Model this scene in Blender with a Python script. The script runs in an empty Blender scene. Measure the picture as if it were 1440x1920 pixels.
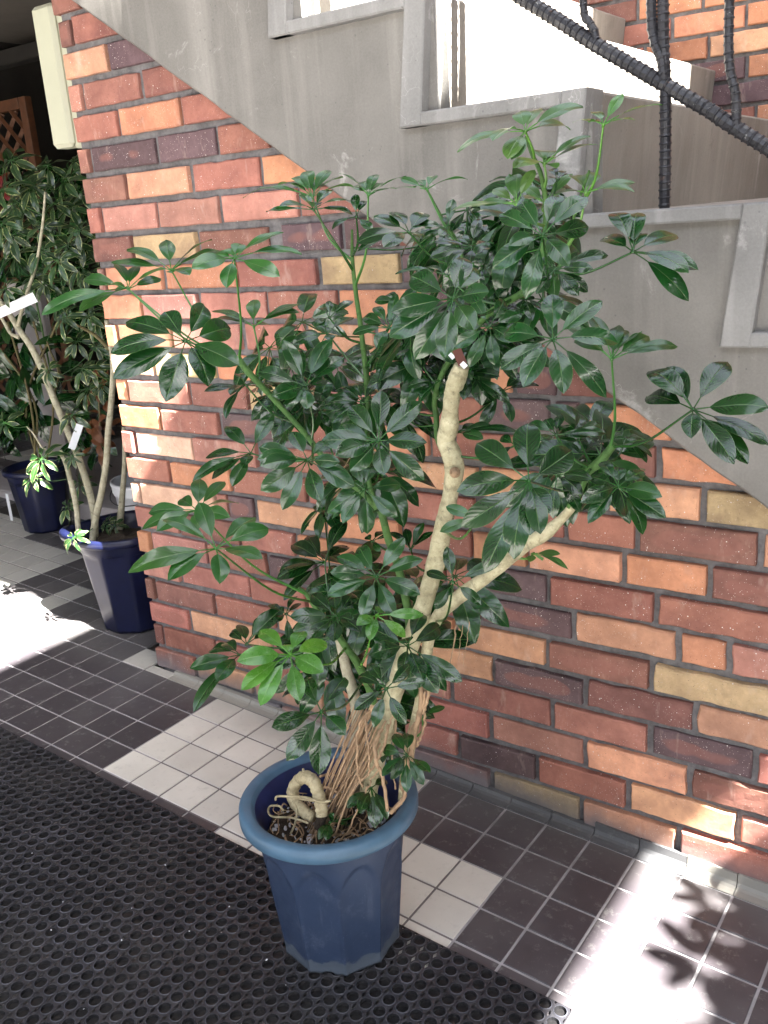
import bpy, math, random
import numpy as np
from mathutils import Vector, Matrix, noise as mnoise
R = random.Random(11)
RN = np.random.RandomState(7)
sc = bpy.context.scene
COL = sc.collection

# ------------------------------------------------------------------ camera
F_PX = 1747.6
CAM = np.array([2.0719, -1.6322, 1.2222])
RT = np.array([0.81876792, 0.56985732, -0.06986936])
UP = np.array([-0.11600814, 0.28339824, 0.95195985])
FW = np.array([-0.56228214, 0.77132877, -0.29814548])
cd = bpy.data.cameras.new('camera'); cam = bpy.data.objects.new('camera', cd); COL.objects.link(cam)
cd.sensor_fit = 'HORIZONTAL'; cd.sensor_width = 36.0; cd.lens = F_PX / 1440 * 36.0
cd.clip_start = 0.05; cd.clip_end = 300
m = Matrix(((RT[0], UP[0], -FW[0], CAM[0]), (RT[1], UP[1], -FW[1], CAM[1]), (RT[2], UP[2], -FW[2], CAM[2]), (0, 0, 0, 1)))
cam.matrix_world = m
sc.camera = cam
sc.render.resolution_x = 768; sc.render.resolution_y = 1024

# ------------------------------------------------------------------ light
SUN = np.array([1.0, -0.165, 1.25]); SUN = SUN / np.linalg.norm(SUN)
w = bpy.data.worlds.new("World"); sc.world = w; w.use_nodes = True
nt = w.node_tree; bg = nt.nodes['Background']
sky = nt.nodes.new('ShaderNodeTexSky'); sky.sky_type = 'NISHITA'; sky.sun_disc = False
el = math.asin(SUN[2]); sky.sun_elevation = el
sky.sun_rotation = math.atan2(SUN[0], SUN[1])
sky.air_density = 1.0; sky.dust_density = 3.0; sky.ozone_density = 0.6
hs = nt.nodes.new('ShaderNodeHueSaturation'); hs.inputs['Saturation'].default_value = 0.42   # camera white balanced for the shade
nt.links.new(sky.outputs[0], hs.inputs['Color']); nt.links.new(hs.outputs[0], bg.inputs['Color'])
bg.inputs['Strength'].default_value = 0.05
sl = bpy.data.lights.new('sun', 'SUN'); so = bpy.data.objects.new('sun', sl); COL.objects.link(so)
sl.energy = 5.0; sl.angle = math.radians(0.55); sl.color = (1.0, 0.96, 0.89)
so.rotation_euler = Vector(SUN).to_track_quat('Z', 'Y').to_euler()
sc.view_settings.view_transform = 'Standard'; sc.view_settings.look = 'None'
sc.view_settings.gamma = 1.0; sc.view_settings.exposure = 4.35

# ------------------------------------------------------------------ helpers
def ray(x, y): return FW + RT * (x - 720) / F_PX + UP * (960 - y) / F_PX
def atY(x, y, Y):
    d = ray(x, y); return CAM + d * (Y - CAM[1]) / d[1]
def atZ(x, y, Z):
    d = ray(x, y); return CAM + d * (Z - CAM[2]) / d[2]
SL = 0.0564                                     # the paving falls to the right
def fz(x): return -SL * x
def norm(v):
    n = np.linalg.norm(v); return v / n if n > 1e-9 else v

class MB:
    def __init__(s): s.v = []; s.f = []; s.uv = {}; s.col = {}; s.n = 0; s.fu = []; s.fc = []
    def add(s, vs, fs, uvs=None, col=None):
        b = s.n; s.v.extend([tuple(map(float, p)) for p in vs]); s.n += len(vs)
        for f in fs:
            s.f.append(tuple(b + i for i in f))
            s.fu.append([uvs[i] for i in f] if uvs is not None else [(0, 0)] * len(f))
            s.fc.append(col if col is not None else (1, 1, 1, 1))
        return b
    def box(s, x0, x1, y0, y1, z0, z1, col=None):
        vs = [(x, y, z) for z in (z0, z1) for y in (y0, y1) for x in (x0, x1)]
        s.add(vs, [(0, 2, 3, 1), (4, 5, 7, 6), (0, 1, 5, 4), (2, 6, 7, 3), (0, 4, 6, 2), (1, 3, 7, 5)], None, col)
    def cbox(s, x0, x1, y0, y1, z0, z1, c=.004, col=None, M=None):
        # chamfered box
        vs = []; 
        P = [(x0, x1), (y0, y1), (z0, z1)]
        idx = {}
        for sx in (0, 1):
            for sy in (0, 1):
                for sz in (0, 1):
                    for ax in range(3):
                        p = []
                        for a, sg in enumerate((sx, sy, sz)):
                            b = P[a][sg]
                            if a != ax: b += c if sg == 0 else -c
                            p.append(b)
                        idx[(sx, sy, sz, ax)] = len(vs); vs.append(p)
        fs = []
        I = idx
        for ax in range(3):
            o = [a for a in range(3) if a != ax]
            for sg in (0, 1):
                q = []
                for (a, b) in ((0, 0), (1, 0), (1, 1), (0, 1)):
                    k = [0, 0, 0]; k[ax] = sg; k[o[0]] = a; k[o[1]] = b; q.append(I[(k[0], k[1], k[2], ax)])
                fs.append(q)
            # edges parallel to ax
            for a in (0, 1):
                for b in (0, 1):
                    q = []
                    for (t, oo) in ((0, o[0]), (1, o[0]), (1, o[1]), (0, o[1])):
                        k = [0, 0, 0]; k[ax] = t; k[o[0]] = a; k[o[1]] = b; q.append(I[(k[0], k[1], k[2], oo)])
                    fs.append(q)
        for sx in (0, 1):
            for sy in (0, 1):
                for sz in (0, 1): fs.append([I[(sx, sy, sz, a)] for a in range(3)])
        if M is not None: vs = [tuple(M @ Vector(v)) for v in vs]
        s.add(vs, fs, None, col)
    def tube(s, pts, rad, seg=8, col=None, cap=True, ell=None):
        pts = [np.array(p, float) for p in pts]; n = len(pts)
        if np.isscalar(rad): rad = [rad] * n
        t0 = norm(pts[1] - pts[0]); a = np.array([0, 0, 1.]) if abs(t0[2]) < .9 else np.array([1., 0, 0])
        u = norm(np.cross(t0, a)); vs = []; uv = []
        L = 0
        for i in range(n):
            t = norm(pts[min(i + 1, n - 1)] - pts[max(i - 1, 0)])
            u = norm(u - t * np.dot(u, t)); v = np.cross(t, u)
            if i: L += np.linalg.norm(pts[i] - pts[i - 1])
            for k in range(seg):
                an = 2 * math.pi * k / seg
                vs.append(pts[i] + rad[i] * (math.cos(an) * u + math.sin(an) * v)); uv.append((L, k / seg))
        fs = []
        for i in range(n - 1):
            for k in range(seg):
                k2 = (k + 1) % seg
                fs.append((i * seg + k, i * seg + k2, (i + 1) * seg + k2, (i + 1) * seg + k))
        if cap:
            fs.append(tuple(range(seg))[::-1]); fs.append(tuple((n - 1) * seg + k for k in range(seg)))
        s.add(vs, fs, uv, col)
    def lathe(s, prof, cx, cy, seg=64, rf=None, zf=None, col=None):
        vs = []; n = len(prof)
        for (r, z) in prof:
            for k in range(seg):
                th = 2 * math.pi * k / seg
                rr = rf(r, z, th) if rf else r
                zz = zf(rr, z, th) if zf else z
                vs.append((cx + rr * math.cos(th), cy + rr * math.sin(th), zz))
        fs = [(i * seg + k, i * seg + (k + 1) % seg, (i + 1) * seg + (k + 1) % seg, (i + 1) * seg + k) for i in range(n - 1) for k in range(seg)]
        s.add(vs, fs, None, col)
    def build(s, name, mat, parent=None, smooth=False, recalc=True):
        me = bpy.data.meshes.new(name); me.from_pydata(s.v, [], s.f)
        me.uv_layers.new(name='UVMap', do_init=False); me.color_attributes.new('bcol', 'FLOAT_COLOR', 'CORNER')
        uv = me.uv_layers['UVMap']; ca = me.color_attributes['bcol']
        fl = [c for f in s.fu for q in f for c in q]; uv.data.foreach_set('uv', fl)
        cl = [c for f, cc in zip(s.f, s.fc) for _ in f for c in cc]; ca.data.foreach_set('color', cl)
        if smooth: me.polygons.foreach_set('use_smooth', [True] * len(me.polygons))
        me.materials.append(mat); me.update()
        import bmesh
        bm = bmesh.new(); bm.from_mesh(me); bmesh.ops.recalc_face_normals(bm, faces=bm.faces) if recalc else None; bm.to_mesh(me); bm.free()
        o = bpy.data.objects.new(name, me); COL.objects.link(o)
        if parent is not None: o.parent = parent
        return o
def tag(o, label=None, cat=None, group=None, kind=None):
    if label: o['label'] = label
    if cat: o['category'] = cat
    if group: o['group'] = group
    if kind: o['kind'] = kind
    return o
def thing(name, label, cat, group=None):
    o = bpy.data.objects.new(name, None); COL.objects.link(o); o.empty_display_size = .1
    return tag(o, label, cat, group)
def cr(pts, n=8):
    P = [np.array(p, float) for p in pts]
    if len(P) < 3: 
        return [P[0] + (P[-1] - P[0]) * i / n for i in range(n + 1)]
    P = [2 * P[0] - P[1]] + P + [2 * P[-1] - P[-2]]; out = []
    for i in range(1, len(P) - 2):
        for k in range(n):
            t = k / n; p0, p1, p2, p3 = P[i - 1:i + 3]
            out.append(.5 * ((2 * p1) + (-p0 + p2) * t + (2 * p0 - 5 * p1 + 4 * p2 - p3) * t * t + (-p0 + 3 * p1 - 3 * p2 + p3) * t ** 3))
    out.append(P[-2]); return out

# ------------------------------------------------------------------ materials
class NT:
    def __init__(s, name):
        s.m = bpy.data.materials.new(name); s.m.use_nodes = True; s.t = s.m.node_tree; s.b = s.t.nodes['Principled BSDF']
    def n(s, ty, **kw):
        x = s.t.nodes.new('ShaderNode' + ty)
        for k, v in kw.items():
            if k in x.inputs.keys(): x.inputs[k].default_value = v
            else: setattr(x, k, v)
        return x
    def l(s, a, b): s.t.links.new(a, b)
    def coord(s, kind='Object'): return s.n('TexCoord').outputs[kind]
    def noise(s, vec, scale, detail=4, rough=.55, dist=0, sc3=None):
        if sc3 is not None:
            mp = s.n('Mapping'); mp.inputs['Scale'].default_value = sc3; s.l(vec, mp.inputs['Vector']); vec = mp.outputs[0]
        x = s.n('TexNoise'); x.inputs['Scale'].default_value = scale; x.inputs['Detail'].default_value = detail
        x.inputs['Roughness'].default_value = rough; x.inputs['Distortion'].default_value = dist; s.l(vec, x.inputs['Vector']); return x.outputs['Fac']
    def ramp(s, fac, stops):
        x = s.n('ValToRGB'); e = x.color_ramp.elements
        while len(e) < len(stops): e.new(.5)
        for i, (p, c) in enumerate(stops): e[i].position = p; e[i].color = (c if len(c) == 4 else (*c, 1)) if not np.isscalar(c) else (c, c, c, 1)
        s.l(fac, x.inputs[0]); return x.outputs[0]
    def mix(s, fac, a, b, mode='MIX'):
        x = s.n('MixRGB'); x.blend_type = mode
        for i, v in ((0, fac), (1, a), (2, b)):
            if hasattr(v, 'links'): s.l(v, x.inputs[i])
            else: x.inputs[i].default_value = v if i == 0 else (*v, 1) if len(v) == 3 else v
        return x.outputs[0]
    def math(s, op, a, b=None, c=None):
        x = s.n('Math'); x.operation = op
        for i, v in enumerate((a, b, c)):
            if v is None: continue
            if hasattr(v, 'links'): s.l(v, x.inputs[i])
            else: x.inputs[i].default_value = v
        return x.outputs[0]
    def bump(s, h, strength=.3, dist=.002, prev=None):
        x = s.n('Bump'); x.inputs['Strength'].default_value = strength; x.inputs['Distance'].default_value = dist
        s.l(h, x.inputs['Height'])
        if prev is not None: s.l(prev, x.inputs['Normal'])
        return x.outputs[0]
    def out(s, col=None, rough=None, nrm=None, spec=None, **kw):
        if col is not None:
            if hasattr(col, 'links'): s.l(col, s.b.inputs['Base Color'])
            else: s.b.inputs['Base Color'].default_value = (*col, 1)
        if rough is not None:
            if hasattr(rough, 'links'): s.l(rough, s.b.inputs['Roughness'])
            else: s.b.inputs['Roughness'].default_value = rough
        if nrm is not None: s.l(nrm, s.b.inputs['Normal'])
        if spec is not None: s.b.inputs['Specular IOR Level'].default_value = spec
        for k, v in kw.items(): s.b.inputs[k].default_value = v
        return s.m

def m_simple(name, col, rough=.6, var=.25, scale=30, bump=.15, bd=.001, spec=.4):
    t = NT(name); v = t.coord(); n = t.noise(v, scale, 5)
    c = t.ramp(n, [(.25, tuple(x * (1 - var) for x in col)), (.75, tuple(min(1, x * (1 + var)) for x in col))])
    return t.out(c, rough, t.bump(t.noise(v, scale * 4, 3), bump, bd), spec)

def m_brick():
    t = NT('brick'); v = t.coord(); at = t.n('VertexColor'); at.layer_name = 'bcol'
    uv = t.n('UVMap').outputs[0]
    base = at.outputs['Color']; al = at.outputs['Alpha']     # alpha: 0..1  (>.5 flashed / dark fired)
    # mottling
    n1 = t.noise(v, 14, 5, .6); c = t.mix(t.ramp(n1, [(.3, 0.0), (.7, 1.0)]), t.mix(1, base, (.66, .62, .62), 'MULTIPLY'), t.mix(1, base, (1.20, 1.17, 1.13), 'MULTIPLY'))
    n2 = t.noise(v, 90, 3, .7); c = t.mix(t.ramp(n2, [(.35, 0.0), (.75, .45)]), c, t.mix(1, base, (.72, .68, .66), 'MULTIPLY'))
    # flashed centre: reddish core inside browner border
    sx = t.n('SeparateXYZ'); t.l(uv, sx.inputs[0])
    wob = t.noise(v, 9, 2)
    ux = t.math('POWER', t.math('ABSOLUTE', sx.outputs[0]), 4.0); uy = t.math('POWER', t.math('ABSOLUTE', sx.outputs[1]), 2.0)
    d = t.math('ADD', t.math('ADD', ux, uy), t.math('MULTIPLY', t.math('SUBTRACT', wob, .5), 2.2))
    core = t.ramp(d, [(.22, 1.0), (.42, 0.0)])
    fl = t.math('MULTIPLY', core, t.ramp(al, [(.45, 0.0), (.55, .75)]))
    c = t.mix(t.math('MULTIPLY', fl, .7), c, (.27, .115, .09))
    nb = t.noise(v, 7.5, 4, .65, .5); c = t.mix(t.ramp(nb, [(.56, 0.0), (.72, .6)]), c, t.mix(1, base, (.45, .40, .46), 'MULTIPLY'))
    # pale scum streaks
    n4 = t.noise(v, 22, 4, .7, 0, (1, 1, .35)); c = t.mix(t.ramp(n4, [(.58, 0.0), (.76, .42)]), c, (.60, .47, .40))
    # black stains
    n5 = t.noise(v, 17, 5, .75); c = t.mix(t.ramp(n5, [(.69, 0.0), (.74, .7)]), c, (.09, .05, .045))
    # white grog specks
    vo = t.n('TexVoronoi'); vo.inputs['Scale'].default_value = 210; t.l(v, vo.inputs['Vector'])
    sp = t.math('LESS_THAN', vo.outputs['Distance'], .13)
    msk = t.noise(v, 13, 2); sp = t.math('MULTIPLY', sp, t.ramp(msk, [(.42, 0.0), (.6, 1.0)]))
    c = t.mix(t.math('MULTIPLY', sp, .8), c, (.75, .66, .60))
    vo2 = t.n('TexVoronoi'); vo2.inputs['Scale'].default_value = 75; t.l(v, vo2.inputs['Vector'])
    sp2 = t.math('MULTIPLY', t.math('LESS_THAN', vo2.outputs['Distance'], .085), t.ramp(msk, [(.45, 0.0), (.5, 1.0)]))
    c = t.mix(sp2, c, (.72, .68, .64))
    vo3 = t.n('TexVoronoi'); vo3.inputs['Scale'].default_value = 120; t.l(v, vo3.inputs['Vector'])
    pit = t.math('LESS_THAN', vo3.outputs['Distance'], .09); c = t.mix(t.math('MULTIPLY', pit, .7), c, (.08, .04, .03))
    # grime where the wall meets the sloping floor
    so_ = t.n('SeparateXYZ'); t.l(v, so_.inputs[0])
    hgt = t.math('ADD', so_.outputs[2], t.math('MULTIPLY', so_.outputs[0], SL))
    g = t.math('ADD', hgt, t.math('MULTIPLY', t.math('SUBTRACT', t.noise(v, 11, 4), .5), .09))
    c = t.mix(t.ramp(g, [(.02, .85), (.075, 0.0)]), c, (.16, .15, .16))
    h = t.math('ADD', t.math('MULTIPLY', t.noise(v, 260, 3, .7), .5), t.noise(v, 60, 4, .6))
    yl = t.ramp(t.n('SeparateColor').outputs[0], [(0, 0), (1, 1)])
    nr = t.bump(h, .35, .0012)
    # rough yellow split-face bricks (low alpha flag)
    rk = t.noise(v, 110, 5, .8)
    nr2 = t.bump(t.math('MULTIPLY', rk, t.ramp(al, [(.1, 1.0), (.2, 0.0)])), 1.0, .006, nr)
    nr3 = t.bump(t.math('SUBTRACT', 1.0, pit), .4, .001, nr2)
    return t.out(c, t.ramp(n2, [(.3, .62), (.7, .85)]), nr3, .35)

def m_mortar():
    t = NT('mortar'); v = t.coord(); c = t.ramp(t.noise(v, 35, 6, .7), [(.3, (.10, .096, .098)), (.75, (.24, .232, .235))])
    return t.out(c, .9, t.bump(t.noise(v, 190, 5, .8), .9, .003), .2)

def m_concrete(name='concrete', base=(.30, .295, .285)):
    t = NT(name); v = t.coord()
    big = t.noise(v, 2.6, 6, .6, .3); c = t.ramp(big, [(.3, tuple(x * .62 for x in base)), (.7, tuple(x * 1.30 for x in base))])
    st = t.noise(v, 16, 5, .6, .25, (1, 1, .07)); c = t.mix(t.ramp(st, [(.50, 0.0), (.72, .6)]), c, tuple(min(1, x * 1.75) for x in base))
    st2 = t.noise(v, 11, 4, .6, .2, (1.3, 1.3, .09)); c = t.mix(t.ramp(st2, [(.56, 0.0), (.75, .5)]), c, tuple(x * .55 for x in base))
    pb = t.noise(v, 6.5, 7, .72, .6); c = t.mix(t.ramp(pb, [(.60, 0.0), (.70, .45)]), c, (.62, .61, .59))
    pc = t.noise(v, 10, 8, .8, .4); c = t.mix(t.ramp(pc, [(.30, .55), (.40, 0.0)]), c, (.14, .135, .13))
    vo = t.n('TexVoronoi'); vo.feature = 'DISTANCE_TO_EDGE'; vo.inputs['Scale'].default_value = 3.3
    dv = t.n('VectorMath'); dv.operation = 'ADD'; t.l(v, dv.inputs[0])
    nz = t.n('TexNoise'); nz.inputs['Scale'].default_value = 6; nz.inputs['Detail'].default_value = 5; t.l(v, nz.inputs['Vector'])
    t.l(nz.outputs['Color'], dv.inputs[1]); t.l(dv.outputs[0], vo.inputs['Vector'])
    ck = t.math('MULTIPLY', t.ramp(vo.outputs['Distance'], [(.0, 1.0), (.006, 0.0)]), t.ramp(t.noise(v, 4, 2), [(.55, 0.0), (.66, .35)]))
    c = t.mix(ck, c, (.7, .69, .67))
    vp = t.n('TexVoronoi'); vp.inputs['Scale'].default_value = 60; t.l(v, vp.inputs['Vector'])
    hole = t.math('MULTIPLY', t.math('LESS_THAN', vp.outputs['Distance'], .12), t.ramp(t.noise(v, 9, 2), [(.55, 0.0), (.62, 1.0)]))
    c = t.mix(t.math('MULTIPLY', hole, .7), c, (.1, .1, .1))
    fine = t.noise(v, 240, 4, .7); c = t.mix(.18, c, t.ramp(fine, [(.3, tuple(x * .6 for x in base)), (.7, tuple(x * 1.5 for x in base))]))
    nr = t.bump(t.math('ADD', t.math('MULTIPLY', fine, .4), t.noise(v, 30, 6, .7)), .4, .0018)
    return t.out(c, t.ramp(st, [(.3, .62), (.7, .85)]), nr, .35)

def m_tile():
    t = NT('floor_tile'); v = t.coord(); at = t.n('VertexColor'); at.layer_name = 'bcol'; b = at.outputs['Color']
    n = t.noise(v, 6, 6, .65); c = t.mix(t.ramp(n, [(.35, .0), (.7, .55)]), b, t.mix(1, b, (.80, .79, .77), 'MULTIPLY'))
    n2 = t.noise(v, 45, 5, .75); c = t.mix(t.ramp(n2, [(.56, 0.0), (.74, .38)]), c, (.30, .30, .29))
    n3 = t.noise(v, 160, 3, .7); c = t.mix(t.ramp(n3, [(.68, 0.0), (.74, .5)]), c, (.16, .155, .15))
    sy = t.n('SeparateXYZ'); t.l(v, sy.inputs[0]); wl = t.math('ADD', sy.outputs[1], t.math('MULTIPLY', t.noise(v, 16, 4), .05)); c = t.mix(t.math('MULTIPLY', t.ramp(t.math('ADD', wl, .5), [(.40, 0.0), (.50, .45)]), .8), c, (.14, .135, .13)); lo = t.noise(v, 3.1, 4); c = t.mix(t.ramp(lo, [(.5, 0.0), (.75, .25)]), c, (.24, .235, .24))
    return t.out(c, t.ramp(n, [(.3, .30), (.7, .52)]), t.bump(t.math('ADD', t.noise(v, 130, 3, .6), t.math('MULTIPLY', t.noise(v, 24, 2), .8)), .16, .0008), .45)

def m_grout():
    t = NT('grout'); v = t.coord(); at = t.n('VertexColor'); at.layer_name = 'bcol'
    c = t.mix(t.ramp(t.noise(v, 25, 5, .7), [(.35, 0.0), (.75, .7)]), at.outputs['Color'], (.22, .21, .22)); c = t.mix(t.ramp(t.noise(v, 5, 5, .7), [(.45, 0.0), (.7, .65)]), c, (.12, .115, .12))
    return t.out(c, .85, t.bump(t.noise(v, 300, 3), .4, .0008), .2)

def m_rubber():
    t = NT('black_rubber'); v = t.coord()
    c = t.ramp(t.noise(v, 3, 5, .7), [(.3, (.011, .011, .013)), (.7, (.022, .022, .026))])
    d = t.noise(v, 55, 6, .8); c = t.mix(t.ramp(d, [(.52, 0.0), (.8, .28)]), c, (.05, .049, .054))
    at = t.n('VertexColor'); at.layer_name = 'bcol'; c = t.mix(1, c, at.outputs['Color'], 'MULTIPLY')
    dp_ = t.noise(v, 2.2, 6, .7, .4); c = t.mix(t.ramp(dp_, [(.48, 0.0), (.72, .5)]), c, (.050, .047, .046))
    f = t.noise(v, 420, 2, .6); c = t.mix(t.ramp(f, [(.70, 0.0), (.76, .6)]), c, (.22, .21, .20))
    return t.out(c, t.ramp(d, [(.3, .42), (.7, .65)]), t.bump(f, .25, .0006), .45)

def m_leaf(name, dark, light, edge=(.12, .22, .06), rough=.19, var=False):
    t = NT(name); v = t.coord(); uv = t.n('UVMap').outputs[0]; sx = t.n('SeparateXYZ'); t.l(uv, sx.inputs[0])
    at = t.n('VertexColor'); at.layer_name = 'bcol'
    s_ = t.math('ABSOLUTE', sx.outputs[1])
    c = t.ramp(t.noise(v, 24, 4), [(.3, dark), (.7, light)])
    c = t.mix(1, c, at.outputs['Color'], 'MULTIPLY')
    # fine feathered veins
    vn = t.math('SINE', t.math('ADD', t.math('MULTIPLY', sx.outputs[0], 62.0), t.math('MULTIPLY', s_, -16.0)))
    c = t.mix(t.math('MULTIPLY', t.ramp(vn, [(.86, 0.0), (1.0, 1.0)]), .05), c, edge)
    if var:
        z = t.noise(v, 55, 3, .6); e = t.math('ADD', s_, t.math('MULTIPLY', t.math('SUBTRACT', z, .5), 1.5))
        c = t.mix(t.ramp(e, [(.86, 0.0), (.94, 1.0)]), c, (.30, .33, .14))
    c = t.mix(t.ramp(s_, [(.018, .5), (.05, 0.0)]), c, tuple(x * .8 for x in edge))
    c = t.mix(t.ramp(s_, [(.955, 0.0), (.99, .45)]), c, tuple(x * 1.0 for x in edge))
    du = t.noise(v, 38, 5, .7); c = t.mix(t.ramp(du, [(.66, 0.0), (.85, .05)]), c, (.20, .26, .18))
    nr = t.bump(t.ramp(s_, [(.0, 0.0), (.06, 1.0)]), .35, .0012)
    nr = t.bump(vn, .08, .0006, nr); nr = t.bump(t.noise(v, 20, 2, .5), .45, .005, nr)
    geo = t.n('NewGeometry'); c = t.mix(t.math('MULTIPLY', geo.outputs['Backfacing'], .75), c, tuple(min(1, x * 1.7 + .012) for x in light))
    rg = t.math('ADD', t.ramp(du, [(.4, rough), (.85, rough + .08)]), t.math('MULTIPLY', geo.outputs['Backfacing'], .3))
    t.out(c, rg, nr, .5); t.b.inputs['Coat Weight'].default_value = .33; t.b.inputs['Coat Roughness'].default_value = .07
    # thin leaf: part of the light comes through
    tr = t.n('BsdfTranslucent'); t.l(t.mix(1, c, (1.6, 2.0, .9), 'MULTIPLY'), tr.inputs['Color'])
    ms = t.n('MixShader'); ms.inputs[0].default_value = .14
    o = [x for x in t.t.nodes if x.type == 'OUTPUT_MATERIAL'][0]
    t.l(t.b.outputs[0], ms.inputs[1]); t.l(tr.outputs[0], ms.inputs[2]); t.l(ms.outputs[0], o.inputs['Surface'])
    return t.m

def m_bark(name, a, b, green=None):
    t = NT(name); v = t.coord(); uv = t.n('UVMap').outputs[0]; sx = t.n('SeparateXYZ'); t.l(uv, sx.inputs[0])
    c = t.ramp(t.noise(v, 45, 6, .7), [(.3, a), (.72, b)])
    c = t.mix(t.ramp(t.noise(v, 130, 5, .8), [(.55, 0.0), (.70, .7)]), c, tuple(x * .32 for x in a)); c = t.mix(t.ramp(t.noise(v, 18, 5, .7), [(.52, 0.0), (.68, .5)]), c, tuple(x * .62 for x in a))
    ringn = t.math('ADD', t.math('MULTIPLY', sx.outputs[0], 210.0), t.math('MULTIPLY', t.noise(v, 30, 3), 9.0))
    ring = t.ramp(t.math('SINE', ringn), [(.75, 0.0), (1.0, 1.0)])
    c = t.mix(t.math('MULTIPLY', t.math('MULTIPLY', ring, t.ramp(t.noise(v, 26, 2), [(.45, 0.0), (.6, 1.0)])), .45), c, tuple(x * .5 for x in a))
    if green: c = t.mix(t.ramp(t.noise(v, 12, 4), [(.45, 0.0), (.65, .6)]), c, green)
    nr = t.bump(t.math('ADD', t.noise(v, 75, 6, .75), t.math('MULTIPLY', ring, -.3)), .9, .0028); nr = t.bump(t.noise(v, 22, 3), .5, .004, nr)
    return t.out(c, .62, nr, .35)

def m_pot():
    t = NT('pot_blue'); v = t.coord()
    c = t.ramp(t.noise(v, 7, 5, .6), [(.3, (.018, .031, .066)), (.7, (.028, .046, .092))])
    c = t.mix(t.ramp(t.noise(v, 22, 7, .8), [(.55, 0.0), (.75, .30)]), c, (.14, .17, .24))
    c = t.mix(t.ramp(t.noise(v, 300, 2, .6), [(.70, 0.0), (.78, .4)]), c, (.25, .28, .34))
    c = t.mix(t.ramp(t.noise(v, 18, 5, .7, 0, (1, 1, .12)), [(.60, 0.0), (.75, .28)]), c, (.18, .21, .28))
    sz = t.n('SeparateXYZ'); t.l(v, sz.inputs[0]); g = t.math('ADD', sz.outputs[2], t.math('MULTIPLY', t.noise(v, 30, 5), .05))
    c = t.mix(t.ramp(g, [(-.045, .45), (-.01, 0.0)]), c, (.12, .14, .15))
    return t.out(c, t.ramp(t.noise(v, 20, 4), [(.3, .38), (.7, .6)]), t.bump(t.noise(v, 120, 4), .2, .001), .4)

MT = dict(
    brick=m_brick(), mortar=m_mortar(), concrete=m_concrete('concrete', (.215, .212, .208)), panel=m_concrete('concrete_panel', (.178, .170, .158)), concrete2=m_concrete('concrete_step', (.235, .220, .198)),
    tile=m_tile(), grout=m_grout(), rubber=m_rubber(),
    leaf=m_leaf('leaf_dark', (.0035, .0240, .0055), (.0075, .0460, .0090)),
    leafm=m_leaf('leaf_mid', (.008, .050, .008), (.018, .085, .014), rough=.28),
    leafy=m_leaf('leaf_young', (.024, .088, .012), (.042, .130, .017), edge=(.16, .32, .07), rough=.25),
    leafg=m_leaf('leaf_soft', (.035, .090, .022), (.055, .135, .034), edge=(.14, .24, .08), rough=.32),
    leafv=m_leaf('leaf_variegated', (.007, .028, .009), (.016, .056, .014), edge=(.22, .24, .12), rough=.3, var=True),
    bark=m_bark('bark_pale', (.25, .22, .125), (.55, .51, .34)), barkg=m_bark('bark_grey', (.27, .25, .17), (.46, .43, .32)),
    stem=m_bark('stem_green', (.030, .085, .018), (.070, .150, .032)), stemb=m_bark('stem_brown', (.075, .055, .025), (.17, .15, .06)),
    root=m_simple('root', (.30, .20, .12), .8, .45, 60, .5, .001), roots=m_bark('root_pale', (.22, .18, .10), (.50, .44, .29)),
    soil=m_simple('soil', (.045, .032, .022), .95, .6, 120, 1.0, .006), pot=m_pot(),
    rim=m_simple('rim_blue', (.058, .118, .185), .42, .25, 16, .15, .001), potin=m_simple('pot_inside', (.012, .018, .075), .5, .4, 20),
    potd=m_simple('pot_navy', (.006, .008, .030), .30, .4, 14, .1), glint=m_simple('glare_plastic', (.30, .28, .23), .3, .35, 20, .2),
    iron=None, cream=m_simple('cream_plastic', (.42, .42, .32), .45, .06, 10, .05), wood=m_simple('trellis_wood', (.085, .032, .013), .6, .35, 25),
    white=m_simple('white_plastic', (.62, .64, .68), .4, .08, 12, .05), grey=m_simple('grey_board', (.36, .33, .33), .7, .12, 8), dark=m_simple('shop_dark', (.030, .027, .024), .8, .3, 6),
    wallp=m_simple('shop_wall', (.16, .14, .12), .8, .15, 5), tagb=m_simple('tag_brown', (.10, .03, .02), .5, .1), pebble=m_simple('pebble', (.34, .34, .37), .7, .3, 30),
    red=m_simple('red_petal', (.11, .006, .006), .5, .3), blocker=m_simple('soffit', (.13, .125, .12), .8, .1, 3), ground=m_simple('street', (.30, .29, .28), .9, .2, 2),
)
t = NT('painted_iron'); v = t.coord(); pn = t.noise(v, 70, 5, .75)
c = t.ramp(t.noise(v, 30, 4), [(.3, (.012, .012, .016)), (.7, (.03, .03, .036))])
c = t.mix(t.ramp(pn, [(.64, 0.0), (.69, .85)]), c, (.33, .33, .33))
c = t.mix(t.ramp(t.noise(v, 40, 4, .7), [(.66, 0.0), (.75, .7)]), c, (.16, .07, .03))
MT['iron'] = t.out(c, t.ramp(pn, [(.4, .28), (.7, .7)]), t.bump(pn, .4, .001), .5)

# ------------------------------------------------------------------ ground, paving
X0 = 0.2898; Y0 = -0.0386; T = 0.1
mb = MB()
for (xa, xb, ya, yb) in ((-12, 12, -14, 6),):
    mb.add([(xa, ya, fz(xa) - .03), (xb, ya, fz(xb) - .03), (xb, yb, fz(xb) - .03), (xa, yb, fz(xa) - .03)], [(0, 1, 2, 3)])
tag(mb.build('street', MT['ground']), kind='structure')

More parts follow.
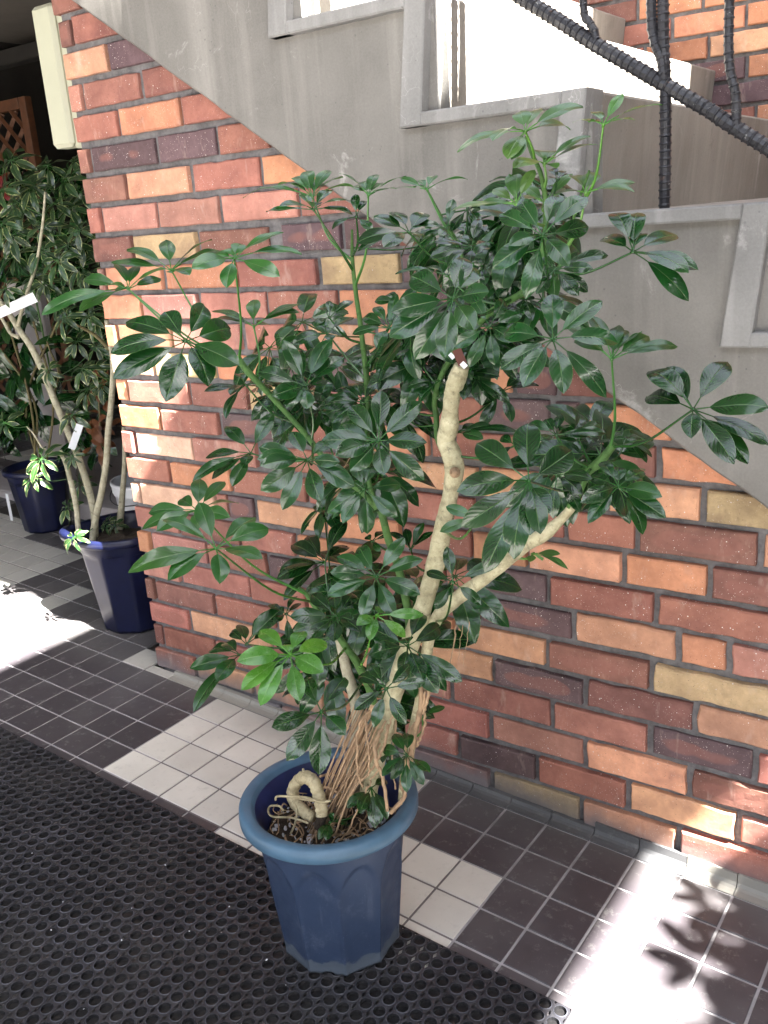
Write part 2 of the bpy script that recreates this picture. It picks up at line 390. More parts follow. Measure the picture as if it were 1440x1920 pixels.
def is_white(i, j):
    if 0 <= i <= 6 and j >= -1: return not (j >= 4 and i < 4)
    if 7 <= i <= 9 and j >= 2: return True
    if -4 <= i < 0 and j == -1: return True
    if -16 <= i <= -13 and -5 <= j <= -2: return True
    if i == -10 and -3 <= j <= -2: return True
    if i < -16 and (i // 4 + j // 4) % 2: return True
    if i > 18 and j >= 2 and i < 23: return True
    return False
g = .0028
tl = MB(); gr = MB()
def slopebox(M, xa, xb, ya, yb, zt, c, col, dep=.006):
    # tile: top quad, chamfer ring and skirt, all following the slope
    r1 = [(xa + c, ya + c, 0), (xb - c, ya + c, 0), (xb - c, yb - c, 0), (xa + c, yb - c, 0)]
    r2 = [(xa, ya, -c), (xb, ya, -c), (xb, yb, -c), (xa, yb, -c)]
    r3 = [(x, y, -dep) for x, y, _ in r2]
    vs = [(x, y, z + zt + fz(x)) for x, y, z in r1 + r2 + r3]
    fs = [(0, 1, 2, 3)]
    for k in range(4):
        k2 = (k + 1) % 4; fs += [(4 + k, 4 + k2, k2, k), (8 + k, 8 + k2, 4 + k2, 4 + k)]
    M.add(vs, fs, None, col)
for i in range(-34, 28):
    for j in range(-24, 5):
        x = X0 + i * T; y = Y0 - j * T
        ya, yb = y - T + g, y - g
        if x > -.02 - .1 and j < 0:
            if x + T > -.02: 
                if j < -1: continue
                yb = min(yb, -.004) if x > -.1 else yb
                if x < 0 and j < -1: continue
        wht = is_white(i, j)
        tn = .88 + .2 * R.random()
        col = tuple(q * tn for q in ((.60, .585, .54) if wht else (.054, .048, .055))) + (1,)
        jt = (R.random() - .5) * .0012
        slopebox(tl, x + g, x + T - g, ya, yb, .0022 + jt * .5, .0009, col)
        gw = wht and is_white(i - 1, j)
        gc = (.155, .135, .135, 1) if gw else (.36, .35, .36, 1)
        gr.add([(x - g, ya - 2 * g, fz(x) + 0), (x + T - g, ya - 2 * g, fz(x + T)), (x + T - g, yb, fz(x + T)), (x - g, yb, fz(x))], [(0, 1, 2, 3)], None, gc)
pv = bpy.data.objects.new('pavement', None); COL.objects.link(pv); pv['kind'] = 'structure'
tl.build('tiles', MT['tile'], pv); gr.build('grout', MT['grout'], pv)
# coved skirting tiles at the foot of the wall (turn up against the bricks)
sk = MB()
for i in range(-3, 25):
    x = X0 + i * T; xa, xb = x + g * .35, x + T - g * .35
    wht = (-4 <= i <= 5) or i >= 13
    col = ((.36, .35, .31) if wht else (.050, .055, .066)) + (1,)
    H = .010 + .0012 * max(0, i - 2)
    prof = [(-.0372, .0026), (-.020, .0032), (-.0135, .006), (-.0098, .013)] + ([(-.0086, H + .008)] if H > .02 else [])
    vs = []; 
    for xx in (xa, xb):
        for (yy, zz) in prof: vs.append((xx, yy, fz(xx) + zz))
        vs.append((xx, .004, fz(xx) + prof[-1][1])); vs.append((xx, .004, fz(xx) - .004)); vs.append((xx, prof[0][0], fz(xx) - .004))
    n = len(prof) + 3
    fs = [(k, (k + 1) % n, n + (k + 1) % n, n + k) for k in range(n)] + [tuple(range(n)), tuple(range(n, 2 * n))]
    if xa > 0.0: sk.add(vs, fs, None, col)
sk.build('skirting_tiles', MT['tile'], pv)

# ------------------------------------------------------------------ rubber mat with round recesses
MP = .0284; MY = -.4665
mt = MB()
ns = 14
th = [2 * math.pi * k / ns for k in range(ns)]
sqv = []
for a in th:
    c_, s_ = math.cos(a), math.sin(a); q = max(abs(c_), abs(s_)); sqv.append((c_ / q * MP / 2, s_ / q * MP / 2))
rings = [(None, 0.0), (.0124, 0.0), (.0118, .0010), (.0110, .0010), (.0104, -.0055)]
vs = []; fs = []
I0, I1, J1 = -52, 13, 46
cells = []
for i in range(-66, 12):
    for j in range(0, 44):
        cx = 1.213 + i * MP; cy = MY - MP / 2 - j * MP
        if cx > 1.56: continue
        cells.append((cx, cy))
for (cx, cy) in cells:
    pv_ = []; wear = R.random() < .03
    for (r, z) in rings:
        for k in range(ns):
            px, py = (sqv[k] if r is None else (r * math.cos(th[k]), r * math.sin(th[k])))
            X = cx + px; Y = cy + py
            zz = .0085 + z + (0.0 if not wear else (.002 if z < 0 else -z * .6))
            zz += .0012 * mnoise.noise(Vector((X * 3, Y * 3, 0)))
            pv_.append((X, Y, fz(X) + zz))
    ff = []
    for q in range(len(rings) - 1):
        for k in range(ns):
            k2 = (k + 1) % ns; ff.append((q * ns + k, q * ns + k2, (q + 1) * ns + k2, (q + 1) * ns + k))
    fl_ = tuple((len(rings) - 1) * ns + k for k in range(ns))
    tn = R.uniform(.8, 1.25)
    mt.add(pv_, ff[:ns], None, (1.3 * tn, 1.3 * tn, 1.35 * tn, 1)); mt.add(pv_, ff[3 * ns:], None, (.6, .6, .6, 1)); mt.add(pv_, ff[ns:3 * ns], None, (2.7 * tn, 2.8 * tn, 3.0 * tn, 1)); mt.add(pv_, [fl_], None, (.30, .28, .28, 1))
xa = min(c[0] for c in cells) - MP / 2; xb = max(c[0] for c in cells) + MP / 2; yb = MY; ya = MY - 44 * MP
for (p, q) in (((xa, yb), (xb, yb)), ((xb, yb), (xb, ya)), ((xb, ya), (xa, ya)), ((xa, ya), (xa, yb))):
    a = [(p[0], p[1], fz(p[0]) + .0085), (q[0], q[1], fz(q[0]) + .0085), (q[0], q[1], fz(q[0]) + .003), (p[0], p[1], fz(p[0]) + .003)]
    mt.add(a, [(0, 1, 2, 3)])
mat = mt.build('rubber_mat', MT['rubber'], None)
for p in mat.data.polygons: pass
tag(mat, 'black rubber floor mat with rows of round recesses under the blue pot', 'mat')

# ------------------------------------------------------------------ brick walls
CC = .07283
def stair_z(x): return 1.836 - .6597 * x           # underside of the sloping concrete
PAL = dict(R=(.355, .155, .120), O=(.55, .26, .155), P=(.42, .205, .168), D=(.130, .085, .092), Y=(.56, .43, .24), B=(.235, .110, .090), T=(.62, .34, .215), W=(.72, .50, .36), G=(.12, .11, .12))  # W: orange brick with the sun patch painted into its colour
def brick(M, x0, x1, z0, z1, kind, y=0.0, depth=.1, axis='x', jit=1.0):
    c = list(PAL[kind]); tn = 1 + R.uniform(-.2, .17); c = [min(.9, q * tn * (1 + R.uniform(-.04, .04))) for q in c]
    al = .3
    if kind in 'BD' and R.random() < .75: al = .8
    if kind == 'R' and R.random() < .25: al = .8
    if kind == 'Y': al = .05
    col = (*c, al)
    nx = max(3, int((x1 - x0) / .018)); nz = 4; ch = .0022 + .0014 * R.random()
    yf = y + R.uniform(-.0045, .0045) * jit; tilt = R.uniform(-.012, .012) * jit; rot = R.uniform(-.004, .004)
    s1, s2 = R.uniform(0, 99), R.uniform(0, 99); rough = .0008 if kind != 'Y' else .0016
    xm, zm = (x0 + x1) / 2, (z0 + z1) / 2
    chip = .0012 if R.random() < .15 else -.0003
    def P(u, v, inset, yo):
        x = x0 + inset + (x1 - x0 - 2 * inset) * u; z = z0 + inset + (z1 - z0 - 2 * inset) * v
        e = (.0013 + chip) * mnoise.noise(Vector((x * 30 + s1, z * 30, 0))); f = (.0013 + chip) * mnoise.noise(Vector((x * 30, z * 30 + s2, 5)))
        if u in (0, 1): x += e * 1.8
        if v in (0, 1): z += f * 1.5
        yy = yf + yo + tilt * (x - xm) + rough * mnoise.noise(Vector((x * 60 + s2, z * 60, s1)))
        z += rot * (x - xm)
        return (x, yy, z)
    vs = []; uv = []
    for a in range(nz + 1):
        for b in range(nx + 1):
            u, v = b / nx, a / nz; vs.append(P(u, v, ch, 0)); uv.append((u * 2 - 1, v * 2 - 1))
    fs = [(a * (nx + 1) + b, a * (nx + 1) + b + 1, (a + 1) * (nx + 1) + b + 1, (a + 1) * (nx + 1) + b) for a in range(nz) for b in range(nx)]
    per = [(b / nx, 0) for b in range(nx + 1)] + [(1, a / nz) for a in range(1, nz + 1)] + [(b / nx, 1) for b in range(nx - 1, -1, -1)] + [(0, a / nz) for a in range(nz - 1, 0, -1)]
    pin = [b for b in range(nx + 1)] + [a * (nx + 1) + nx for a in range(1, nz + 1)] + [nz * (nx + 1) + b for b in range(nx - 1, -1, -1)] + [a * (nx + 1) for a in range(nz - 1, 0, -1)]
    n = len(per); b1 = len(vs)
    for (u, v) in per: vs.append(P(u, v, 0, ch)); uv.append((u * 2 - 1, v * 2 - 1))
    b2 = len(vs)
    for (u, v) in per: vs.append(P(u, v, 0, depth)); uv.append((u * 2 - 1, v * 2 - 1))
    for k in range(n):
        k2 = (k + 1) % n
        fs.append((pin[k], pin[k2], b1 + k2, b1 + k)); fs.append((b1 + k, b1 + k2, b2 + k2, b2 + k))
    fs.append(tuple(b2 + k for k in range(n)))
    M.add(vs, fs, uv, col)

# bricks read off the wall: left px, right px, mid-height px, kind
BR = [(107,133,55,'B'),(135,217,45,'R'),(115,202,105,'T'),(202,290,90,'D'),(123,150,172,'P'),(153,262,160,'R'),(263,355,140,'B'),
(130,220,228,'R'),(220,338,208,'O'),(340,440,190,'R'),(139,163,290,'B'),(168,290,278,'D'),(293,395,262,'D'),(407,500,250,'R'),
(148,235,345,'B'),(237,355,330,'T'),(357,478,315,'R'),(489,600,300,'O'),(157,187,405,'R'),(188,293,400,'P'),(295,408,388,'P'),(412,560,375,'P'),(562,690,355,'R'),
(162,245,458,'B'),(250,367,447,'Y'),(368,500,448,'B'),(527,643,440,'D'),(646,740,440,'D'),(172,197,512,'B'),(199,302,510,'O'),(307,443,510,'O'),(447,596,505,'R'),(600,754,502,'Y'),(757,850,500,'D'),
(182,265,570,'O'),(268,372,570,'P'),(375,499,565,'R'),(503,634,566,'R'),(638,785,565,'O'),(193,219,622,'O'),(221,318,622,'T'),(324,450,620,'P'),(450,571,624,'R'),(577,700,628,'T'),(702,800,625,'O'),
(203,283,672,'W'),(285,400,680,'Y'),(402,505,680,'O'),(507,668,690,'D'),(690,830,700,'R'),(836,960,710,'O'),(962,1040,712,'D'),
(204,235,722,'O'),(237,352,730,'R'),(354,463,738,'B'),(465,590,748,'Y'),(592,720,745,'P'),(725,848,758,'R'),(850,907,765,'R'),(912,1035,770,'D'),(1040,1090,770,'D'),(1094,1257,775,'O'),
(213,297,771,'O'),(298,408,783,'R'),(409,534,795,'D'),(537,655,812,'R'),(657,800,815,'O'),(855,995,826,'R'),(1068,1231,845,'B'),(1234,1379,865,'O'),
(223,250,823,'R'),(250,357,830,'W'),(358,480,845,'P'),(482,600,855,'R'),(751,895,872,'T'),(898,1045,882,'T'),(1143,1318,935,'T'),(1325,1450,948,'Y'),
(231,315,877,'R'),(316,430,890,'O'),(433,570,905,'R'),(744,890,935,'R'),(892,1060,950,'R'),(1065,1189,1000,'R'),(1200,1424,1020,'B'),(1432,1560,1040,'T'),
(239,262,925,'W'),(263,400,940,'W'),(428,476,945,'D'),(481,607,965,'T'),(609,750,985,'O'),(753,880,1003,'R'),(994,1169,1065,'T'),(1175,1331,1075,'O'),(1337,1520,1100,'B'),
(246,331,970,'R'),(334,445,978,'B'),(450,553,1012,'R'),(558,680,1022,'O'),(700,830,1045,'R'),(905,1025,1095,'D'),(1033,1228,1130,'R'),(1236,1460,1150,'R'),
(253,280,1010,'O'),(281,384,1022,'P'),(385,498,1048,'R'),(499,585,1065,'D'),(600,720,1090,'R'),(904,1074,1150,'D'),(1080,1268,1200,'T'),(1277,1366,1215,'O'),(1374,1520,1230,'P'),
(262,334,1065,'P'),(336,463,1080,'R'),(465,570,1108,'R'),(750,855,1190,'O'),(860,1027,1205,'T'),(1031,1220,1240,'B'),(1227,1450,1262,'Y'),
(266,288,1098,'B'),(290,398,1112,'B'),(400,512,1135,'R'),(515,640,1160,'T'),(787,921,1245,'T'),(924,1095,1275,'D'),(1101,1303,1315,'B'),(1307,1500,1365,'T'),
(272,350,1145,'R'),(352,500,1168,'T'),(740,842,1290,'P'),(846,1031,1322,'R'),(1034,1218,1362,'R'),(1223,1415,1405,'D'),(1422,1560,1440,'R'),
(279,303,1190,'B'),(304,400,1205,'R'),(402,500,1228,'R'),(767,914,1342,'R'),(924,1090,1387,'P'),(1101,1292,1430,'T'),(1298,1460,1480,'B'),
(287,362,1228,'R'),(366,468,1255,'T'),(470,600,1290,'T'),(757,857,1385,'R'),(861,1003,1410,'D'),(1011,1176,1455,'R'),(1182,1379,1505,'T'),(1389,1560,1560,'P'),
(413,522,1315,'G'),(750,917,1440,'B'),(919,1086,1490,'Y'),(1089,1273,1540,'T'),(1277,1470,1585,'R'),(1195,1385,1640,'G')]
rows = {}
for (a, b, y, k) in BR:
    p = atY(a, y, 0); q = atY(b, y, 0); z = (p[2] + q[2]) / 2; r = int(math.floor(z / CC)) + 1
    rows.setdefault(r, []).append([p[0], q[0], k])
bk = MB()
XR = 2.75
for r in range(-2, 27):
    zb = (r - 1) * CC; L = sorted(rows.get(r, []))
    out = []; x = 0.0
    if L and L[0][0] < .06: L[0][0] = 0.0
    for e in L:
        a, b, k = e
        if a < x + .004: a = x + .010
        if b - a < .03: continue
        gap = a - x
        if out and gap < .035: out[-1][1] = a - .014 if gap < .03 else out[-1][1]
        elif gap > .05:
            xx = x + (.010 if out else 0); n = max(1, round(gap / .20)); w_ = (a - .010 - xx) / n
            for q in range(n): out.append([xx + q * w_, xx + (q + 1) * w_ - (.010 if q < n - 1 else 0), R.choice('RRPBOOTRBD')])
        out.append([a, b, k]); x = b
    while x < XR:
        n_ = .10 if (not out and r % 2) else .208 + R.uniform(-.01, .012)
        out.append([x + (.011 if out else 0), x + n_, R.choice('RRRPPBBOOTRBDY')]); x += n_ + .0
    for (a, b, k) in out:
        if zb + .02 > stair_z(b) + .10 and zb > stair_z(a) + .03: continue
        if zb + CC < fz((a + b) / 2) - .01: continue
        hgt = .0574 + R.uniform(-.002, .003)
        dep = .105 if a > .01 else (.105 if r % 2 else .215)
        brick(bk, a, b, zb + .0045, zb + .0045 + hgt, k, 0.0, dep)
        if a < .01 and r % 2: brick(bk, 0.0, .1, zb + .0045, zb + .0045 + hgt, R.choice('RBO'), .115, .1, jit=.3)
bw = thing('brick_wall', 'red and orange brick wall under the concrete stair, behind the blue pot', 'wall')
bk.build('bricks', MT['brick'], bw)
mo = MB()
# mortar bed as a slab with the stair's sloping top
pts = [(.013, -.25), (XR, -.25), (XR, stair_z(XR) + .05 if stair_z(XR) > -.2 else -.15), (.013, stair_z(.013) + .05)]
vs = [(x, .0125, z) for x, z in pts] + [(x, .21, z) for x, z in pts]
mo.add(vs, [(0, 1, 2, 3), (4, 5, 6, 7), (0, 1, 5, 4), (1, 2, 6, 5), (2, 3, 7, 6), (3, 0, 4, 7)])
mo.build('mortar', MT['mortar'], bw)

# brick wall beyond the stair
YB = 1.70
b2 = MB()
for r in range(-2, 42):
    zb = r * .0745 + .6; x = -.05 + (r % 2) * .12
    while x < 4.2:
        n_ = .225 + R.uniform(-.015, .015)
        if zb > 1.30 or x > 1.3: brick(b2, x + .006, x + n_ - .006, zb + .005, zb + .0665, R.choice('OOTORRPYOBRDO'), YB, .09)
        x += n_
bw2 = thing('brick_wall', 'orange brick wall rising beyond the far side of the stair', 'wall')
b2.build('bricks', MT['brick'], bw2)
mo2 = MB(); mo2.box(-.05, 4.2, YB + .012, YB + .2, .2, 3.8); mo2.build('mortar', MT['mortar'], bw2)

# ------------------------------------------------------------------ concrete staircase
stc = thing('staircase', 'grey concrete staircase with stepped border climbing left over the brick wall', 'staircase')
# corners of the walking line, descending to the right: (x of riser, tread level left of it)
ST = []
k0 = -5
RZ = .2; RX = .302
for k in range(-5, 7): ST.append((1.400 + k * RX, 1.408 - k * RZ))     # riser at x, upper tread level z (tread lies to the left)
def prof(off_in):
    # stepped top outline from left to right, optionally moved down/in by off
    pts = []
    for i, (x, z) in enumerate(ST):
        xl = ST[i - 1][0] if i else x - RX
        pts.append((xl, z)); pts.append((x, z))
    return pts
YF, YP = -.058, -.034
def poly_prism(M, pts, y0, y1):
    n = len(pts); vs = [(x, y0, z) for x, z in pts] + [(x, y1, z) for x, z in pts]
    fs = [tuple(range(n)), tuple(range(n, 2 * n))] + [(i, (i + 1) % n, n + (i + 1) % n, n + i) for i in range(n)]
    M.add(vs, fs)
# recessed panel of the stringer (columns so that every polygon stays convex)
pm = MB(); bd = MB(); stp = MB()
BT = .024; BWD = .045; RK = .034
for i, (x, z) in enumerate(ST):
    xl = ST[i - 1][0] if i else x - RX
    lo_l, lo_r = stair_z(xl), stair_z(x)
    zt = z - BT
    # wavy cast lower edge
    n = 14; vs = []; 
    for q in range(n + 1):
        xx = xl + (x - xl) * q / n; e = stair_z(xx) + .004 * mnoise.noise(Vector((xx * 11, 0, 3))) + .0022 * mnoise.noise(Vector((xx * 60, 0, 8)))
        vs += [(xx, YP, zt), (xx, YP, e + .006), (xx, YP + .006, e), (xx, .01, e - .001), (xx, .01, zt)]
    fs = []
    for q in range(n):
        for a in range(4): fs.append((q * 5 + a, q * 5 + a + 1, (q + 1) * 5 + a + 1, (q + 1) * 5 + a))
    pm.add(vs, fs)
    # border under the tread
    bd.cbox(xl - .022 - BWD - .004, x - BWD - .001, YF, .012, zt, z, .003)
    # border on the riser: raked strip
    zb_ = z - RZ - BT
    q0, q1 = x - BWD, x + .0
    r0, r1 = x - RK - BWD * .85, x
    # quad prism: top from (q0..q1, z) to bottom (r0.., zb_)
    ptz = [(q0, z), (q1, z), (q1 - .022, z - RZ), (q1 - .022, zb_), (q1 - .022 - BWD - .006, zb_)]
    c = .003
    n5 = len(ptz); cx_ = sum(p[0] for p in ptz) / n5; cz_ = sum(p[1] for p in ptz) / n5
    ins = [(p[0] + (c if p[0] < cx_ else -c), p[1] + (c if p[1] < cz_ else -c)) for p in ptz]
    vs = [(a, YF - .0015, b_) for a, b_ in ins] + [(a, YF + c - .0015, b_) for a, b_ in ptz] + [(a, .014, b_) for a, b_ in ptz]
    fs = [tuple(range(n5))] + [(k, (k + 1) % n5, n5 + (k + 1) % n5, n5 + k) for k in range(n5)] + [(n5 + k, n5 + (k + 1) % n5, 2 * n5 + (k + 1) % n5, 2 * n5 + k) for k in range(n5)]
    bd.add(vs, fs)
    # the step itself (tread + riser), from the border to the far wall
    za_ = z - RZ - .14; pr_ = [(xl - .05, za_), (x - .026, za_), (x - .026, z - RZ), (x - .005, z - .006), (x - .009, z - .001), (xl - .05, z - .001)]
    n6 = 6; v6 = [(a, .013, b_) for a, b_ in pr_] + [(a, YB - .004, b_) for a, b_ in pr_]
    stp.add(v6, [tuple(range(6)), tuple(range(6, 12))] + [(k, (k + 1) % 6, 6 + (k + 1) % 6, 6 + k) for k in range(6)])
pm.build('stringer', MT['panel'], stc); bd.build('stepped_border', MT['concrete'], stc); stp.build('steps', MT['concrete2'], stc)
# soffit slab under the steps, between stringer and far wall
so_ = MB(); xa, xb = ST[0][0] - RX, ST[-1][0]
so_.add([(xa, .216, stair_z(xa) + .005), (xb, .216, stair_z(xb) + .005), (xb, YB - .01, stair_z(xb) + .005), (xa, YB - .01, stair_z(xa) + .005),
         (xa, .216, stair_z(xa) + .1), (xb, .216, stair_z(xb) + .1), (xb, YB - .01, stair_z(xb) + .1), (xa, YB - .01, stair_z(xa) + .1)],
        [(0, 1, 2, 3), (4, 5, 6, 7), (0, 1, 5, 4), (1, 2, 6, 5), (2, 3, 7, 6), (3, 0, 4, 7)])
so_.build('soffit', MT['concrete2'], stc)

# ------------------------------------------------------------------ handrail of ribbed bars
hr = thing('handrail', 'black ribbed iron bar railing standing on the concrete stair edge', 'railing')
def rebar(pts, r, name, pitch=.0125):
    P = cr(pts, 10); L = [0]
    for a, b in zip(P, P[1:]): L.append(L[-1] + np.linalg.norm(b - a))
    tot = L[-1]; out = []; rad = []; d = 0; i = 0
    n = int(tot / pitch)
    def at_(q):
        for j in range(len(L) - 1):
            if L[j + 1] >= q: 
                f = (q - L[j]) / max(1e-9, L[j + 1] - L[j]); return P[j] + (P[j + 1] - P[j]) * f
        return P[-1]
    for q in range(n):
        for (f, k) in ((0, .95), (.58, .95), (.70, 1.09), (.84, 1.08), (.95, .95)):
            out.append(at_((q + f) * tot / n)); rad.append(r * (k + R.uniform(-.03, .03)))
    M = MB(); M.tube(out, rad, 10); o = M.build(name, MT['iron'], hr); return o
YH = .045
def hp(x, y, Y=YH): return atY(x, y, Y)
rail_a, rail_b = hp(985, 0), hp(1440, 277); dr = norm(rail_b - rail_a)
rebar([rail_a - dr * .9, rail_a, hp(1115, 82), hp(1240, 155), hp(1340, 213), rail_b, rail_b + dr * .8], .0125, 'rail', .0125)
rebar([hp(1246, 384) - np.array([0, 0, .01]), hp(1248, 260), hp(1247, 150), hp(1243, 0), hp(1243, 0) + np.array([0, 0, .32])], .0098, 'post')
for n_, (p, q, r_) in enumerate((((1118, 84), (1093, -8), .007), ((1245, 150), (1221, -8), .0085), ((1381, 235), (1368, -8), .0078))):
    a = hp(*p, YH - .004); b = hp(*q, YH - .004)
    mid = (a + b) / 2 + np.array([-.006 * (1 if n_ else .2), 0, 0]); e = b + (b - a) * .6 + np.array([0.01, 0, 0]); e[2] = 1.86
    rebar([a, a + (mid - a) * .5 + np.array([.004, 0, 0]), mid, b, e], r_, 'baluster')
top = hp(985, 0); rebar([np.array([.7, YH, 1.955]) - dr * .3, np.array([1.1, YH, 1.88]), np.array([1.55, YH, 1.86]), np.array([2.1, YH, 1.78])], .0115, 'rail')

# ------------------------------------------------------------------ cream box at the end of the wall
cb = thing('cable_box', 'cream plastic box fixed to the left end of the brick wall', 'box')
M1 = MB(); M1.cbox(-.150, -.066, .045, .10, 1.462, 1.80, .010); M1.build('cover', MT['cream'], cb, smooth=False)
M1 = MB(); M1.cbox(-.082, -.002, .060, .12, 1.458, 1.86, .008); M1.build('backplate', MT['cream'], cb)

# ------------------------------------------------------------------ dark alcove on the left
def structure(M, name, mat): return tag(M.build(name, mat), kind='structure')
M1 = MB(); M1.box(-5.0, -.22, 2.6, 2.7, -.1, 3.0)
sw = tag(M1.build('shop_wall', MT['wallp']), 'dim plaster wall at the back of the recess behind the plants', 'wall')
M1 = MB(); M1.box(-3.2, -3.1, .25, 2.6, -.1, 3.0)
tag(M1.build('side_wall', MT['dark']), 'dark side wall closing the recess at the far left', 'wall')
M1 = MB(); M1.box(-.24, -.02, .45, 2.6, -.1, 2.5)
tag(M1.build('inner_wall', MT['dark']), 'dark inner wall of the recess hidden behind the brick corner', 'wall')
M1 = MB(); M1.box(-5.0, -.0, .28, 2.75, 2.36, 2.5); M1.box(-5.0, -.45, -2.2, .279, 2.36, 2.5)
tag(M1.build('ceiling', MT['wallp']), kind='structure')
lb = atY(0, 108, 1.9)
M1 = MB(); M1.cbox(-4.5, -.25, 1.88, 1.96, lb[2] - .05, lb[2] + .03, .006); tag(M1.build('door_rail', MT['dark']), 'black horizontal rail running under the ceiling of the recess', 'rail')
M1 = MB(); M1.cbox(-1.33, -1.02, 1.9, 2.0, -.1, lb[2] - .05, .006); tag(M1.build('door_post', MT['dark']), 'dark upright post between the pale panel and the brick corner', 'post')
# threshold step
M1 = MB(); M1.cbox(-3.1, -.9, .74, .80, .03, .145, .006); M1.cbox(-3.1, -.9, .795, 2.6, .02, .13, .006)
tag(M1.build('threshold', MT['grey']), 'grey metal threshold on the floor behind the far dark pot', 'threshold')
# door mat strip in front of it
M1 = MB(); M1.cbox(-3.1, -1.5, .60, .735, .03, .10, .004); tag(M1.build('kerb', MT['dark']), 'low black kerb in front of the grey threshold', 'kerb')

# trellis
tr = thing('trellis', 'brown wooden lattice trellis standing in the recess behind the plants', 'trellis')
M1 = MB(); yt = 1.35
def tp(x, y): return atY(x, y, yt)
a = tp(52, 180); b = tp(72, 305); zt_ = a[2]; xr_ = (a[0] + b[0]) / 2
M1.cbox(xr_ - .05, xr_, yt - .02, yt + .02, .15, zt_, .003); M1.cbox(xr_ - .75, xr_ - .055, yt - .02, yt + .02, zt_ - .05, zt_, .003)
M1.cbox(xr_ - .8, xr_ - .75, yt - .02, yt + .02, .15, zt_, .003); M1.build('frame', MT['wood'], tr)
M1 = MB()
for k in range(-8, 14):
    for sg in (1, -1):
        c_ = zt_ - .1 - k * .11
        pts = []
        x_a, x_b = xr_ - .75, xr_ - .05
        z_a, z_b = (c_, c_ - .7) if sg > 0 else (c_ - .7, c_)
        lo, hi = .3, zt_ - .05
        def clip(xx, zz, x2, z2):
            if zz > hi: f = (hi - zz) / (z2 - zz); return (xx + (x2 - xx) * f, hi)
            if zz < lo: f = (lo - zz) / (z2 - zz); return (xx + (x2 - xx) * f, lo)
            return (xx, zz)
        if max(z_a, z_b) < lo or min(z_a, z_b) > hi: continue
        p = clip(x_a, z_a, x_b, z_b); q = clip(x_b, z_b, x_a, z_a)
        if abs(p[0] - q[0]) < .05: continue
        yy = yt - .006 * sg
        M1.tube([(p[0], yy, p[1]), (q[0], yy, q[1])], .013, 4)
M1.build('lattice', MT['wood'], tr)
# pale panel seen between the leaves (leaning board) and a second one
pa = MB(); A = atY(52, 580, .95); B = atY(133, 700, .95)
pa.cbox(A[0] - .10, A[0] + .13, .93, .965, .13, A[2] + .12, .004)
tag(pa.build('board', MT['grey']), 'pale grey board standing upright behind the variegated plant', 'board')
pa = MB(); A = atY(6, 150, 2.3)
pa.cbox(A[0] - .9, A[0] + .33, 2.3, 2.34, A[2] - .32, A[2] + .14, .004)
tag(pa.build('panel', MT['grey']), 'pale blank panel high on the back of the recess above the trellis', 'panel')

# ------------------------------------------------------------------ slab added out of view overhead, notched to shape the sun patches (edges run square to the wall)
ZS = 3.30
cs = MB(); xa = -.36 + .8 * ZS; xb = 1.585 + .8 * ZS
xm = -.03 + .8 * ZS; ym = -.245
cs.cbox(xa, xb, -3.1, ym - .001, ZS, ZS + .05, .004); cs.cbox(xm, xb, ym, 3.4, ZS, ZS + .05, .004)
cs.cbox(-3.0, xm - .002, 1.22, 3.4, ZS + .001, ZS + .049, .004); cs.cbox(1.39, xa - .001, -.305, ym - .002, ZS + .002, ZS + .048, .004)
tag(cs.build('gobo_slab', MT['blocker']), 'unseen slab added overhead, shaped to shade the stair and the pot', 'gobo')

c2 = MB(); c2.cbox(1.585 + .25 + .8 * ZS, 10.5, -3.1, 3.4, ZS, ZS + .05, .004)  # added out of view to cut overhead sky, leaving a sunlit gap
tag(c2.build('blocker', MT['blocker']), 'unseen slab added overhead to the right to cut the sky, beyond the sunny gap', 'blocker')
c3 = MB(); c3.cbox(-5.0, 1.387, -3.1, .2, ZS, ZS + .05, .004)  # second added slab, unseen, keeps skylight off the left side
tag(c3.build('blocker', MT['blocker']), 'unseen slab added overhead to the left to cut the sky above the recess', 'blocker')

ob = MB(); ob.cbox(-9, 11, -8.4, -8.0, -1.0, 4.0, .01)  # added unseen mass, narrows the sky band that lights the leaves
tag(ob.build('front_blocker', MT['blocker']), 'plain dim block added unseen behind the viewer to cut the low sky', 'light_block')
sw1 = MB(); sw1.cbox(5.6, 5.8, -3.1, 3.4, -1.0, ZS - .004, .01)  # added unseen wall, shuts out sky from the right
tag(sw1.build('side_blocker', MT['blocker']), 'plain unseen wall added far to the right of the view to cut the side sky', 'wall')
sw2 = MB(); sw2.cbox(-3.0, -2.8, -3.1, .2, -1.0, ZS - .004, .01)  # added unseen wall, darkens the recess and the left bricks
tag(sw2.build('side_blocker', MT['dark']), 'dark unseen wall added far to the left of the view to darken that side', 'wall')

